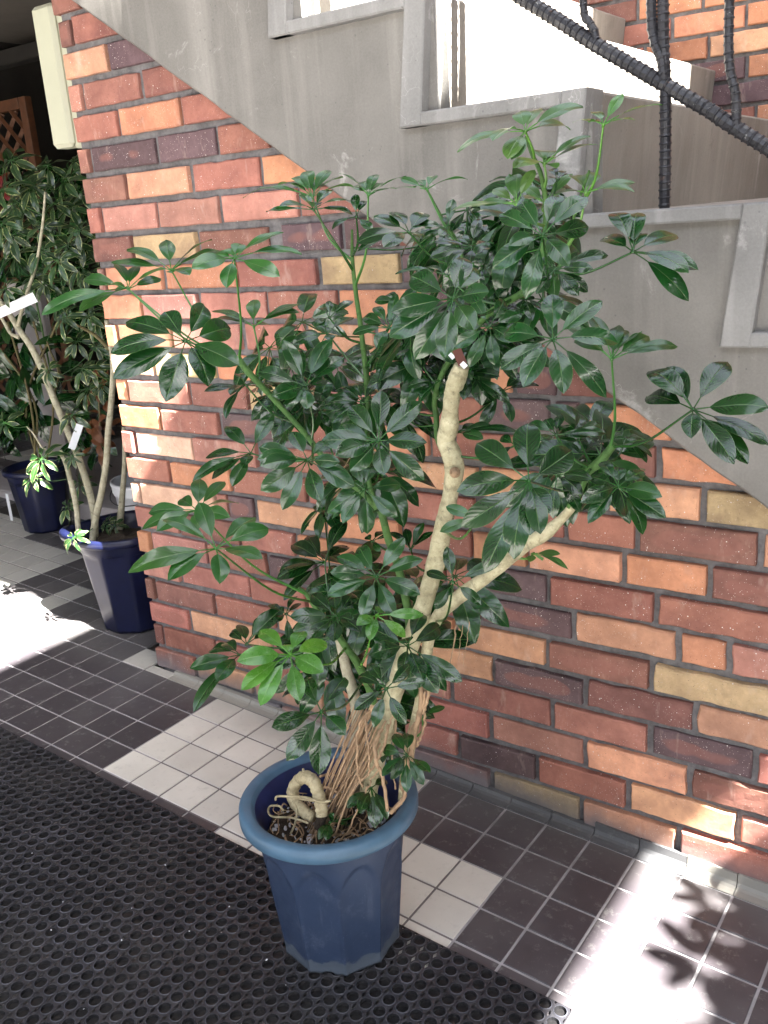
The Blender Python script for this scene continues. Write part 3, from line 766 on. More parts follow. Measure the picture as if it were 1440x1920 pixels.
# ------------------------------------------------------------------ leaves
def leaflet(M, base, tip, n, W, start=.17, droop=.08, curl=.10, fold=.16, wav=.02, tint=1.0, obov=.85, srad=.0009, twist=0.0):
    base = np.array(base, float); tip = np.array(tip, float); d = tip - base; L = np.linalg.norm(d); d = d / L
    n = norm(n - d * np.dot(n, d)); wv = np.cross(d, n)
    if twist: n, wv = n * math.cos(twist) + wv * math.sin(twist), wv * math.cos(twist) - n * math.sin(twist)
    def cen(t):
        return base + d * L * t + n * L * (droop * 4 * t * (1 - t) - curl * max(0, t - .6) ** 2 * 2.2)
    # petiolule
    ps = [cen(start * q / 3 * 1.08) for q in range(4)]
    M.tube(ps, [srad * 1.3, srad, srad, srad * .8], 5, (1.6, 1.9, 1.0, 1), cap=False)
    NS = 11; prof_ = []
    vs = []; uv = []; ph = R.uniform(0, 6.28); ph2 = R.uniform(0, 6.28)
    S = (-1.0, -.55, -.12, 0.0, .12, .55, 1.0)
    side = R.uniform(-.06, .06)
    for i in range(NS + 1):
        t = i / NS; tt = start + (1 - start) * t; c_ = cen(tt)
        wd = W * .5 * (math.sin(math.pi * min(1, max(0, t)) ** obov) ** .66 if 0 < t < 1 else 0.0)
        if i == 0: wd = W * .02
        if i == NS: wd = W * .012
        for s_ in S:
            a = abs(s_)
            z = fold * a * wd - .10 * (a ** 2) * wd * 1.2 + (wav * L * math.sin(t * 9 + ph + (2.1 if s_ > 0 else 0)) * a * a * (.3 + .7 * t))
            vs.append(c_ + wv * (s_ * wd + side * wd * t) + n * z); uv.append((t, s_))
    k = len(S); fs = [(i * k + j, i * k + j + 1, (i + 1) * k + j + 1, (i + 1) * k + j) for i in range(NS) for j in range(k - 1)]
    yl_ = max(0.0, R.gauss(0, .16)) * 1.3
    M.add(vs, fs, uv, (tint * (1 + yl_ * 1.6), tint * (1 + yl_ * .6), tint * R.uniform(.9, 1.05), 1))

def tocam(p): return norm(CAM - p)
def px3(c, q, Y): return atY(c[0] + q[0] / c[2], c[1] + q[1] / c[2], Y)

A_ = (60, 400, 3.6); B_ = (360, 300, 3.6); C_ = (660, 300, 3.6); D_ = (840, 160, 3.6); E_ = (1040, 360, 3.6); F_ = (1040, 600, 3.6)
G_ = (340, 560, 3.6); H_ = (600, 660, 3.6); I_ = (800, 780, 3.6); J_ = (220, 860, 3.6); L_ = (520, 960, 3.6); K_ = (340, 1120, 3.6); M_ = (600, 1200, 4.8); U_ = (0, 0, 1.0)
# frame, hub, tips, facing (1 = seen square-on), distance plane y, kind, attach (px) or None, attach y
LEAVES = [
(A_, (1035,865), [(625,715),(533,925),(545,1105),(905,1258),(1200,1140),(1388,1010),(1352,772),(1168,605),(893,655)], .8, -.62, 'leaf', (452,680), -.55),
(A_, (940,385), [(535,315),(640,225),(900,175),(1205,165),(1285,242),(1062,395),(945,400),(1225,280)], .3, -.52, 'leafm', (448,672), -.52),
(A_, (650,512), [(572,338),(705,342),(872,432),(893,360),(345,430),(562,508)], .35, -.58, 'leafm', (452,680), -.55),
(A_, (640,505), [(62,652),(312,638),(500,480)], .45, -.60, 'leafm', (452,680), -.55),
(B_, (285,665), [(232,850),(588,772),(738,612),(612,480),(262,585),(0,725),(135,640),(330,560)], .5, -.62, 'leafm', (447,674), -.55),
(B_, (812,250), [(345,222),(500,172),(690,98),(775,68),(930,52),(1012,100),(1090,165),(860,130),(585,150)], .15, -.45, 'leafm', (661,491), -.42),
(B_, (820,335), [(500,342),(592,302),(735,212),(778,268),(942,188),(1085,352),(1078,262),(860,280)], .35, -.48, 'leaf', (661,505), -.42),
(B_, (1190,240), [(1000,82),(1100,165),(1150,138),(1240,84),(1440,102),(1375,188),(1275,150)], .2, -.45, 'leafm', (664,540), -.42),
(B_, (1110,385), [(1100,222),(1178,268),(942,458),(1212,468)], .4, -.46, 'leaf', (662,485), -.42),
(C_, (385,490), [(28,545),(35,612),(215,582),(145,375),(265,345),(470,522),(495,350),(475,430)], .4, -.50, 'leaf', (838,515), -.45),
(C_, (505,200), [(328,122),(290,188),(455,130),(775,112),(560,98),(420,175)], .15, -.42, 'leafm', (865,470), -.42),
(C_, (645,465), [(438,415),(640,372),(682,258),(478,435),(450,545),(590,512)], .45, -.45, 'leaf', (865,475), -.42),
(C_, (808,590), [(528,652),(560,540),(718,500),(905,420),(860,385),(800,700),(640,705),(955,560)], .5, -.52, 'leaf', (900,600), -.45),
(C_, (1110,300), [(668,332),(840,300),(950,192),(1058,88),(1230,58),(1282,268),(1115,80)], .35, -.52, 'leafg', (1005,430), -.45),
(D_, (640,1015), [(350,862),(480,755),(748,732),(942,742),(952,952),(812,1208),(525,1438),(302,1228),(418,1072)], .8, -.68, 'leaf', (1012,560), -.50),
(C_, (682,935), [(383,768),(268,1025),(252,1192),(428,1345),(625,1320),(818,1138),(922,888),(842,722),(760,640)], .85, -.70, 'leaf', (925,568), -.50),
(C_, (640,780), [(295,742),(480,720),(840,740),(700,700)], .3, -.50, 'leaf', (925,568), -.48),
(C_, (930,1120), [(812,918),(1032,932),(1148,1030),(1082,1222),(962,1378),(788,1398),(682,1258),(698,1130)], .85, -.55, 'leaf', (916,570), -.48),
(U_, (1036,636), [(942,622),(938,691),(981,720),(1057,737),(1139,744),(1160,638),(1129,560),(1036,549)], .85, -.70, 'leaf', (1008,560), -.50),
(E_, (530,405), [(322,295),(395,113),(555,108),(828,282),(972,515),(905,532),(908,732),(585,272)], .5, -.50, 'leaf', (1046,510), -.48),
(E_, (385,1130), [(80,885),(248,832),(135,985),(458,920),(582,935),(642,958),(832,1020),(430,890)], .3, -.52, 'leafm', (1139,842), -.46),
(F_, (935,605), [(615,500),(632,318),(750,298),(1168,268),(1432,570),(1445,825),(1312,955),(1205,950),(922,785)], .6, -.55, 'leaf', (1150,835), -.46),
(F_, (430,1125), [(312,945),(430,985),(605,1018),(712,1182),(750,1332),(605,1440),(228,1358),(188,1220),(240,1058)], .8, -.58, 'leaf', (1128,868), -.46),
(F_, (480,800), [(205,860),(630,955),(665,915),(420,760),(600,800)], .4, -.38, 'leaf', (1130,866), -.44),
(G_, (840,592), [(690,272),(1005,262),(1098,390),(978,540),(850,738),(708,722),(618,652),(505,480),(770,330)], .65, -.50, 'leaf', (608,810), -.45),
(G_, (432,582), [(152,618),(288,798),(328,645),(380,500),(545,560),(765,572),(600,640)], .35, -.48, 'leaf', (545,798), -.45),
(G_, (985,235), [(748,250),(752,298),(922,128),(1158,120),(860,490),(1010,280),(640,330)], .4, -.42, 'leaf', (686,715), -.42),
(G_, (1000,130), [(930,60),(1000,10),(1130,90),(1160,10),(900,180)], .4, -.38, 'leaf', (680,640), -.42),
(G_, (490,190), [(212,68),(232,128),(488,3),(805,28),(790,72),(582,165)], .35, -.50, 'leafm', (482,712), -.53),
(G_, (850,1088), [(518,1075),(535,1122),(535,1295),(680,1425),(935,1358),(1168,1268),(1060,1100),(1022,958),(748,895),(522,1000)], .85, -.66, 'leaf', (590,832), -.48),
(G_, (470,1045), [(72,1208),(162,1062),(298,848),(618,768),(342,1262),(432,1122),(200,1200)], .6, -.55, 'leaf', (600,860), -.48),
(H_, (395,598), [(8,592),(102,520),(203,358),(415,252),(685,330),(706,602),(702,866),(430,828),(212,792),(108,692)], .92, -.72, 'leaf', (690,800), -.48),
(H_, (300,925), [(12,742),(60,870),(48,1082),(152,1142),(322,1228),(520,1112),(550,888),(352,770),(225,760)], .85, -.62, 'leaf', (715,955), -.48),
(G_, (1225,702), [(1008,832),(998,690),(1180,558),(1335,545),(1095,590),(1440,690),(1240,860)], .55, -.45, 'leaf', (690,790), -.42),
(H_, (820,190), [(658,342),(588,232),(718,80),(785,55),(690,150),(850,325),(960,120)], .5, -.42, 'leaf', (818,752), -.42),
(H_, (640,60), [(440,150),(500,10),(610,-60),(700,-40),(560,200),(760,150)], .5, -.40, 'leaf', (818,740), -.42),
(H_, (470,60), [(270,60),(380,-30),(330,130),(550,150),(540,10)], .5, -.36, 'leaf', (686,715), -.40),
(H_, (560,420), [(755,480),(780,570),(650,700),(560,520),(700,750),(480,470)], .5, -.38, 'leaf', (818,800), -.42),
(I_, (690,440), [(335,178),(220,492),(238,748),(388,1055),(580,960),(768,790),(825,648),(988,228),(680,42),(700,785)], .9, -.76, 'leaf', (1085,890), -.50),
(I_, (350,690), [(126,608),(88,775),(330,600)], .8, -.70, 'leafm', (850,1000), -.46),
(I_, (180,1125), [(-5,1045),(55,1302),(368,1272),(135,880),(492,985)], .75, -.60, 'leaf', (815,1140), -.46),
(I_, (880,400), [(1045,520),(1035,645),(850,692),(972,258),(838,330),(1110,420)], .7, -.60, 'leaf', (1090,880), -.46),
(I_, (875,130), [(800,10),(905,-10),(1095,125),(1215,108),(690,40),(760,165),(960,60),(940,330)], .5, -.50, 'leaf', (1118,870), -.44),
(I_, (205,110), [(380,150),(448,60),(625,88),(360,55)], .4, -.45, 'leaf', (850,820), -.44),
(I_, (600,200), [(500,140),(460,290),(690,300),(640,100)], .6, -.45, 'leaf', (860,850), -.44),
(U_, (878,700), [(870,746),(934,703),(957,754),(931,752),(905,690)], .6, -.42, 'leaf', (855,740), -.42),
(U_, (940,735), [(905,760),(985,700),(1010,720),(960,790),(900,800)], .5, -.34, 'leaf', (850,800), -.42),
(J_, (665,608), [(78,742),(340,808),(695,828),(972,652),(1022,462),(928,385),(550,290),(308,388)], .6, -.80, 'leafm', (590,1132), -.58),
(J_, (540,350), [(203,352),(162,462),(268,472),(425,270),(555,130),(722,143),(818,295),(745,382),(540,470)], .5, -.70, 'leafm', (578,1110), -.58),
(K_, (440,318), [(330,215),(392,178),(640,80),(692,62),(590,110),(455,312),(610,235)], .5, -.55, 'leaf', (640,1195), -.52),
(K_, (392,388), [(58,475),(70,755),(240,555),(188,345),(600,430),(290,290)], .6, -.58, 'leaf', (640,1200), -.52),
(K_, (735,388), [(524,225),(388,415),(402,622),(528,722),(797,694),(957,502),(988,305),(822,212),(700,312)], .8, -.82, 'leafy', (652,1222), -.62),
(K_, (945,772), [(848,538),(1106,528),(1102,918),(932,1192),(712,1100),(615,870)], .85, -.82, 'leaf', (680,1296), -.60),
(L_, (735,1192), [(622,1018),(903,1025),(1000,1148),(862,1432),(650,1452),(518,1332),(542,1098)], .9, -.76, 'leaf', (684,1286), -.60),
(L_, (670,437), [(545,223),(858,170),(980,310),(962,552),(787,697),(573,697),(337,558),(362,402),(400,298)], .9, -.70, 'leaf', (755,1190), -.50),
(L_, (880,905), [(632,955),(862,850),(1112,760),(985,668),(1248,1142),(1080,1222),(832,1100),(982,1125),(600,765)], .75, -.60, 'leaf', (745,1270), -.50),
(L_, (672,700), [(542,752),(622,862),(868,838),(988,690),(700,640)], .7, -.74, 'leafy', (684,1262), -.60),
(L_, (400,705), [(85,702),(108,802),(208,852),(380,872),(228,548),(382,560),(522,538),(562,805),(505,728)], .6, -.62, 'leaf', (632,1192), -.56),
(L_, (320,340), [(18,375),(-5,442),(40,590),(92,210),(462,55),(475,228),(200,150)], .55, -.45, 'leaf', (630,1190), -.52),
(L_, (900,255), [(868,108),(985,68),(968,172),(758,128),(1052,128),(850,190)], .45, -.42, 'leaf', (812,1060), -.44),
(L_, (640,200), [(600,160),(760,150),(690,260),(730,130)], .6, -.45, 'leaf', (735,1035), -.46),
(L_, (60,690), [(-60,620),(-20,740),(80,860),(160,610),(130,560)], .4, -.50, 'leaf', (631,1190), -.54),
(M_, (780,1035), [(558,972),(658,832),(795,828),(555,1218),(778,1368),(932,1302),(992,1190),(640,1250)], .6, -.58, 'leaf', (755,1440), -.54),
(M_, (460,1330), [(245,1505),(362,1542),(500,1685),(545,1645),(612,1602),(600,1255)], .55, -.58, 'leaf', (705,1500), -.55),
(M_, (830,740), [(760,640),(740,780),(870,650)], .5, -.50, 'leaf', (770,1390), -.50),
(M_, (925,700), [(1122,598),(980,660)], .5, -.50, 'leafm', (770,1380), -.50),
(M_, (90,1640), [(-10,1780),(60,1790),(200,1600),(280,1640),(120,1560)], .6, -.60, 'leaf', (650,1540), -.58),
(M_, (600,900), [(600,940),(560,1100),(640,1180),(700,1100),(560,860)], .5, -.50, 'leaf', (750,1450), -.52),
(D_, (522,312), [(58,412),(298,362),(432,488),(398,480),(485,158),(612,150),(908,118),(832,272)], .4, -.48, 'leafg', (1000,300), -.45),
(D_, (1050,265), [(842,238),(950,240),(980,172),(1182,52),(1262,225),(1445,122)], .3, -.48, 'leafy', (1075,400), -.44),
(D_, (650,530), [(445,550),(600,428),(705,430),(735,545),(957,330),(1002,376),(700,475)], .35, -.46, 'leafg', (1026,350), -.45),
(D_, (930,725), [(1268,650),(1258,695),(1002,580),(832,600),(715,735),(960,590)], .4, -.46, 'leafg', (1060,460), -.44),
(D_, (722,1245), [(640,1150),(975,1232),(945,1392),(878,1412),(722,1445),(600,1400),(932,1150),(1082,1140)], .7, -.56, 'leaf', (1020,520), -.48),
(D_, (650,790), [(515,680),(488,735),(838,585),(790,690)], .4, -.44, 'leafg', (1022,400), -.44),
(D_, (740,640), [(700,560),(780,570),(690,620),(835,600)], .5, -.42, 'leaf', (1030,380), -.44),
(C_, (1010,850), [(918,938),(960,700),(1125,800),(1045,975),(875,790),(1150,880)], .6, -.42, 'leaf', (960,560), -.44),
(C_, (1000,530), [(905,600),(925,680),(1090,570),(1210,500),(1060,430),(860,410)], .5, -.40, 'leaf', (1000,480), -.42),
(C_, (780,330), [(868,425),(668,475),(815,495),(860,330)], .5, -.40, 'leaf', (865,470), -.42),
(C_, (1170,930), [(1130,1010),(1215,1070),(1290,1010),(1100,880),(1240,850)], .5, -.45, 'leaf', (990,540), -.44),
(C_, (250,1135), [(0,1170),(68,1055),(150,978),(300,898),(445,845),(165,1255),(60,1130),(330,1020)], .55, -.48, 'leaf', (686,690), -.42),
(C_, (330,960), [(150,950),(230,900),(420,850),(460,990),(240,1090)], .5, -.40, 'leaf', (686,690), -.42),
(C_, (120,1330), [(0,1400),(80,1280),(210,1390),(230,1300),(290,1400)], .5, -.38, 'leaf', (686,760), -.42),
(C_, (420,1260), [(330,1200),(300,1330),(520,1240),(470,1400)], .5, -.42, 'leaf', (815,720), -.42),
(I_, (1000,100), [(950,130),(1080,40),(1190,60),(1100,180),(1050,-20)], .5, -.42, 'leaf', (1118,866), -.44),
(I_, (980,340), [(900,290),(1010,420),(1100,380),(1060,300)], .6, -.40, 'leafm', (1100,880), -.44),
(I_, (720,930), [(960,1030),(780,970),(700,980),(900,930)], .5, -.44, 'leafg', (970,1050), -.46),
(C_, (880,720), [(760,760),(830,640),(960,640),(1010,760),(900,830)], .5, -.44, 'leaf', (925,590), -.44),
(D_, (330,1080), [(200,1130),(300,950),(410,1010),(400,1180),(260,1230)], .5, -.42, 'leaf', (960,560), -.42),
(D_, (430,1330), [(300,1300),(380,1210),(520,1300),(470,1430),(330,1420)], .5, -.42, 'leaf', (965,570), -.42),
(H_, (560,330), [(480,270),(560,200),(680,260),(640,380),(520,300)], .5, -.40, 'leaf', (818,780), -.42),
(G_, (930,760), [(870,850),(1020,740),(1000,860),(900,700),(820,760)], .5, -.38, 'leaf', (640,900), -.42),
]

# ------------------------------------------------------------------ the main potted plant
pp = thing('potted_umbrella_tree', 'tall dark green umbrella tree in a faded blue pot in front of the brick wall', 'potted plant')
def bake(pts):                                        # px, px, y, radius
    return [atY(p[0], p[1], p[2]) for p in pts], [p[3] for p in pts]
def branch(name, pts, mat, seg=12, knob=.06, parent=None, sub=7):
    thin = .70 if mat == 'stem' else (.82 if parent is None else .88)
    P, r = bake(pts); r = [q * thin * (1 + (.10 * math.sin(k_ * 2.3 + pts[0][0]) if seg > 12 else 0)) for k_, q in enumerate(r)]; Q = cr(P, sub); rr = []
    n = len(Q)
    for i in range(n):
        f = i / (n - 1) * (len(r) - 1); a = int(min(f, len(r) - 2)); b = r[a] + (r[a + 1] - r[a]) * (f - a)
        rr.append(b * (1 + knob * mnoise.noise(Vector((i * .45, pts[0][0], 0))) + .18 * knob * math.sin(i * 1.7)))
    M = MB(); M.tube(Q, rr, seg); o = M.build(name, MT[mat], parent or pp, smooth=True); o['_n'] = 0; del o['_n']; return Q
NODES = []
NODES += branch('trunk', [(688,1500,-.52,.020),(700,1440,-.52,.022),(716,1380,-.52,.021),(735,1310,-.515,.020),(757,1240,-.51,.019),(783,1170,-.50,.018),(802,1110,-.49,.018),(818,1050,-.48,.0175),(832,985,-.47,.0165),(845,925,-.46,.0165),(852,880,-.46,.0175),(846,850,-.46,.0195),(836,826,-.46,.018),(842,800,-.46,.0165),(845,765,-.46,.0155),(849,735,-.46,.0155),(858,708,-.46,.0155),(866,686,-.46,.015)], 'bark', 16, .09)
NODES += branch('trunk', [(752,1500,-.50,.008),(760,1450,-.50,.011),(772,1385,-.50,.011),(785,1320,-.50,.0105),(797,1250,-.49,.0105),(806,1190,-.49,.012),(826,1150,-.49,.014),(870,1112,-.48,.013),(935,1065,-.47,.012),(985,1022,-.47,.013),(1020,1002,-.47,.012),(1052,974,-.46,.0092),(1075,948,-.46,.0075)], 'bark', 14, .07)
NODES += branch('branch', [(1070,952,-.46,.0095),(1088,915,-.46,.0085),(1102,885,-.46,.0085),(1125,866,-.46,.0095),(1152,832,-.46,.0075)], 'stem', 12, .08)
NODES += branch('trunk', [(662,1490,-.50,.018),(664,1440,-.50,.017),(672,1380,-.50,.016),(668,1320,-.50,.014),(652,1265,-.50,.012),(640,1215,-.50,.010),(628,1170,-.50,.008)], 'barkg', 12, .08)
NODES += branch('branch', [(760,1235,-.49,.010),(768,1170,-.48,.0105),(758,1110,-.48,.010),(744,1055,-.47,.010),(728,1010,-.47,.0095),(716,965,-.47,.009),(700,935,-.47,.007),(690,890,-.46,.006),(688,800,-.43,.0058),(688,740,-.42,.0056),(685,690,-.42,.0062),(676,610,-.42,.0058),(668,555,-.42,.0054),(661,490,-.42,.0045),(660,430,-.42,.0026)], 'stem', 10, .05)
NODES += branch('branch', [(708,955,-.47,.007),(680,925,-.48,.006),(640,893,-.49,.0065),(600,850,-.50,.0065),(584,828,-.50,.0065),(562,802,-.51,.006),(534,771,-.52,.0062),(504,738,-.53,.007),(464,696,-.55,.008),(446,671,-.55,.0075)], 'stem', 12, .06)
NODES += branch('branch', [(705,1330,-.54,.010),(690,1285,-.57,.0095),(668,1240,-.58,.009),(652,1218,-.59,.0085),(631,1188,-.59,.007),(608,1160,-.59,.0065),(592,1140,-.59,.006),(575,1115,-.58,.0055),(560,1102,-.58,.004)], 'stem', 10, .06)
NODES += branch('branch', [(832,850,-.44,.0065),(820,820,-.43,.0065),(818,780,-.42,.0065),(815,750,-.42,.006),(830,700,-.42,.0065),(868,640,-.44,.0065),(920,585,-.46,.007),(985,545,-.47,.007),(1012,505,-.47,.006),(1020,450,-.46,.0055),(1024,390,-.45,.005),(1015,330,-.45,.0045),(998,290,-.45,.004),(986,256,-.46,.003)], 'stem', 10, .07)
NODES += branch('branch', [(925,590,-.45,.005),(890,560,-.44,.0042),(860,460,-.43,.0032),(830,410,-.42,.0026),(803,360,-.42,.0024)], 'stem', 8, .03)
NODES += branch('branch', [(985,545,-.47,.006),(1030,520,-.47,.0045),(1060,480,-.45,.0040),(1078,400,-.44,.0028),(1105,320,-.46,.0024)], 'stem', 8, .03)

def comp_leaf(frame, hub, tips, face, Y, kind, att, attY, parent, mat, name='leaf', Wk=.335):
    H = px3(frame, hub, Y); S = frame[2]
    M = MB(); dep = np.dot(H - CAM, FW)
    pl = [math.hypot(t[0] - hub[0], t[1] - hub[1]) / S / F_PX * dep for t in tips]
    Lm = max(sorted(pl)[-2:][0], .045) if len(pl) > 1 else pl[0]
    cap = 1.06 + (1 - face) * .85
    tint0 = R.uniform(.75, 1.35)
    for t, p in zip(tips, pl):
        r_ = ray(frame[0] + t[0] / S, frame[1] + t[1] / S)
        Lr = min(max(p, Lm * .98), p * cap + .004)
        # solve |CAM + r s - H| = Lr
        b = np.dot(r_, CAM - H); a = np.dot(r_, r_); c = np.dot(CAM - H, CAM - H) - Lr * Lr
        disc = max(0, b * b - a * c); q = math.sqrt(disc)
        below = (t[1] - hub[1]) / (S * 40.0) + R.uniform(-.5, .5)
        s_ = (-b - q) / a if below > 0 else (-b + q) / a
        tip = CAM + r_ * s_
        if tip[1] > -.03: tip = CAM + r_ * (-b / a)
        tc = tocam(H)
        n = norm(tc * face + np.array([0, 0, 1.]) * (1.05 - face) * 1.1 + np.array([R.uniform(-.2, .2), R.uniform(-.2, .2), R.uniform(-.1, .2)]))
        ll = np.linalg.norm(tip - H); W = min(Wk * Lm * (1.0 if ll > Lm * .8 else .85), .5 * ll + .012) * R.uniform(.9, 1.1)
        leaflet(M, H, tip, n, W, start=R.uniform(.19, .27), droop=R.uniform(.03, .10), curl=R.uniform(.05, .25), fold=R.uniform(.12, .30), wav=R.uniform(.008, .020), tint=tint0 * R.uniform(.85, 1.15), obov=R.uniform(1.08, 1.38), twist=R.uniform(-.28, .28))
    if att is not None:
        Aq = atY(att[0], att[1], attY)
        if NODES:
            j = min(range(len(NODES)), key=lambda k: np.linalg.norm(NODES[k] - Aq)); 
            if np.linalg.norm(NODES[j] - Aq) < .16: Aq = NODES[j]
        dirn = Aq - H; l_ = np.linalg.norm(dirn)
        mid = H + dirn * .5 + np.array([0, 0, -.02 * min(1, l_ / .2)]) + np.array([R.uniform(-.01, .01), 0, 0])
        q = cr([H, mid, Aq], 6); M.tube(q, [.0013 + .0011 * i / (len(q) - 1) for i in range(len(q))], 6, (2.1, 2.0, 1.2, 1), cap=False)
        M.tube([H - norm(dirn) * .002, H + norm(dirn) * .004], [.0028, .0015], 6, (2.0, 2.0, 1.2, 1))
    return M.build(name, mat, parent, smooth=True, recalc=False)
for lf in LEAVES:
    frame, hub, tips, face, Y, kind, att, attY = lf
    comp_leaf(frame, hub, tips, face, Y, kind, att, attY, pp, MT[kind])

FILL = []
for (xa, xb, ya, yb, n_) in ((470,560,640,760,5),(560,700,600,760,9),(560,720,760,960,9),(780,930,400,520,6),(860,1060,420,640,10),(960,1080,330,480,6),(760,900,560,680,6),(1000,1160,790,900,7),(600,780,1040,1200,9),(560,700,1150,1270,4),(690,780,1200,1330,5),(760,860,1000,1100,3)):
    for q in range(int(n_ * .68 + .5)): FILL.append((R.uniform(xa, xb), R.uniform(ya, yb)))
for (x, y) in FILL:
    Y_ = R.uniform(-.42, -.28) if y < 1100 else R.uniform(-.52, -.42)
    H = atY(x, y, Y_); j = min(range(len(NODES)), key=lambda k: np.linalg.norm(NODES[k] - H) + (.12 if NODES[k][2] > H[2] else 0))
    FILL_LEAVES = FILL_LEAVES + [(H, j)] if 'FILL_LEAVES' in globals() else [(H, j)]

# ---- pot
PX, PY, PZ0, PZ1 = 1.110, -.545, fz(1.11) + .0105, .25
BX, BY = 1.112, -.556
NF = 10
def rf_(r, z, th):
    # flat flutes cut into the cone, ending in arches below the rim
    d = ((th + .22) % (2 * math.pi / NF)) - math.pi / NF
    fl = r * (math.cos(math.pi / NF) / math.cos(d)); t = (z - PZ0) / (PZ1 - PZ0)
    lim = .80 - .20 * (abs(d) / (math.pi / NF)) ** 2.2
    k = max(0, min(1, (lim - t) / .06)); k = k * k * (3 - 2 * k)
    rib = max(0, 1 - abs(abs(d) - math.pi / NF) / .045) * .0014 * k
    fl = r + (fl - r) * .8; return (fl - .0012 * (1 - (abs(d) / (math.pi / NF)) ** 4)) * k + r * (1 - k) + rib
def zf_(r, z, th):
    if z < PZ0 + .001:
        for a in (-1.15, .1, 1.4, 2.6, 3.9): 
            if abs((th - a + math.pi) % (2 * math.pi) - math.pi) < .10: return z + .009
    return z
pot = MB(); prof_ = []
for i in range(61):
    t = i / 60; prof_.append((.1075 + (.136 - .1075) * t + .0015 * math.exp(-((t - .02) / .02) ** 2), PZ0 + (.226 - PZ0) * t))
vs_off = pot.n
pot.lathe([(.09, PZ0 + .004)] + prof_, PX, PY, 200, rf_, zf_)
po = pot.build('pot', MT['pot'], pp, smooth=True)
rim = MB(); rim.lathe([(.136, .224), (.1575, .2235), (.1605, .2265), (.161, .236), (.160, .2455), (.157, .2495), (.150, .2515), (.1395, .2500), (.136, .2470), (.1345, .240), (.1325, .2395)], PX, PY - .0, 128)
ro = rim.build('rim', MT['rim'], po, smooth=True)
inn = MB(); inn.lathe([(.1335, .240), (.1225, .222), (.117, .17), (.112, .12), (.0, .12)], PX, PY, 96); inn.build('inside', MT['potin'], po, smooth=True)
# soil
s_ = MB(); NR, NA = 22, 72; vs = []; fs = []
for i in range(NR + 1):
    r = .1165 * i / NR
    for k in range(NA):
        a = 2 * math.pi * k / NA; x = PX + r * math.cos(a); y = PY + r * math.sin(a)
        z = .178 + .012 * mnoise.noise(Vector((x * 22, y * 22, 0))) + .007 * mnoise.noise(Vector((x * 90, y * 90, 2))) + .012 * math.exp(-(((x - 1.14) / .05) ** 2 + ((y + .52) / .05) ** 2))
        vs.append((x, y, z))
fs = [(i * NA + k, i * NA + (k + 1) % NA, (i + 1) * NA + (k + 1) % NA, (i + 1) * NA + k) for i in range(NR) for k in range(NA)]
s_.add(vs, fs); s_.build('soil', MT['soil'], pp, smooth=True)
pb = MB()
for q in range(240):
    a = R.uniform(0, 6.28); r = .110 * math.sqrt(R.random()); c_ = Vector((PX + r * math.cos(a), PY + r * math.sin(a), .185)); sz = R.uniform(.0015, .0045) if R.random() < .9 else R.uniform(.006, .010)
    Mx = Matrix.Translation(c_) @ Matrix.Rotation(R.uniform(0, 6), 4, 'Z') @ Matrix.Rotation(R.uniform(0, 3), 4, 'X')
    pb.cbox(-sz, sz, -sz * .7, sz * .7, -sz * .5, sz * .5, sz * .35, None, Mx)
tag(pb.build('gravel', MT['pebble'], pp), kind='stuff')
# knotted root loop and cut stub
def root(pts, mat, nm, seg=10, kn=.08):
    P = [atY(x, y, Y) for x, y, Y, r in pts]; r = [p[3] for p in pts]; Q = cr(P, 6); n = len(Q); rr = []
    for i in range(n):
        f = i / (n - 1) * (len(r) - 1); a = int(min(f, len(r) - 2)); rr.append((r[a] + (r[a + 1] - r[a]) * (f - a)) * (1 + kn * math.sin(i * 1.9)))
    M = MB(); M.tube(Q, rr, seg); return M.build(nm, mat, pp, smooth=True)
root([(588,1532,-.60,.0095),(570,1522,-.60,.011),(553,1503,-.595,.0115),(549,1482,-.59,.0105),(560,1463,-.59,.0105),(574,1457,-.59,.0115),(588,1466,-.59,.0115),(596,1485,-.595,.011),(602,1510,-.60,.011),(604,1530,-.605,.0105)], MT['roots'], 'root_loop', 14)
root([(572,1455,-.59,.004),(568,1441,-.59,.0018)], MT['roots'], 'root_stub', 8)
root([(604,1528,-.606,.0088),(597,1552,-.61,.0085)], MT['soil'], 'root_end', 12)
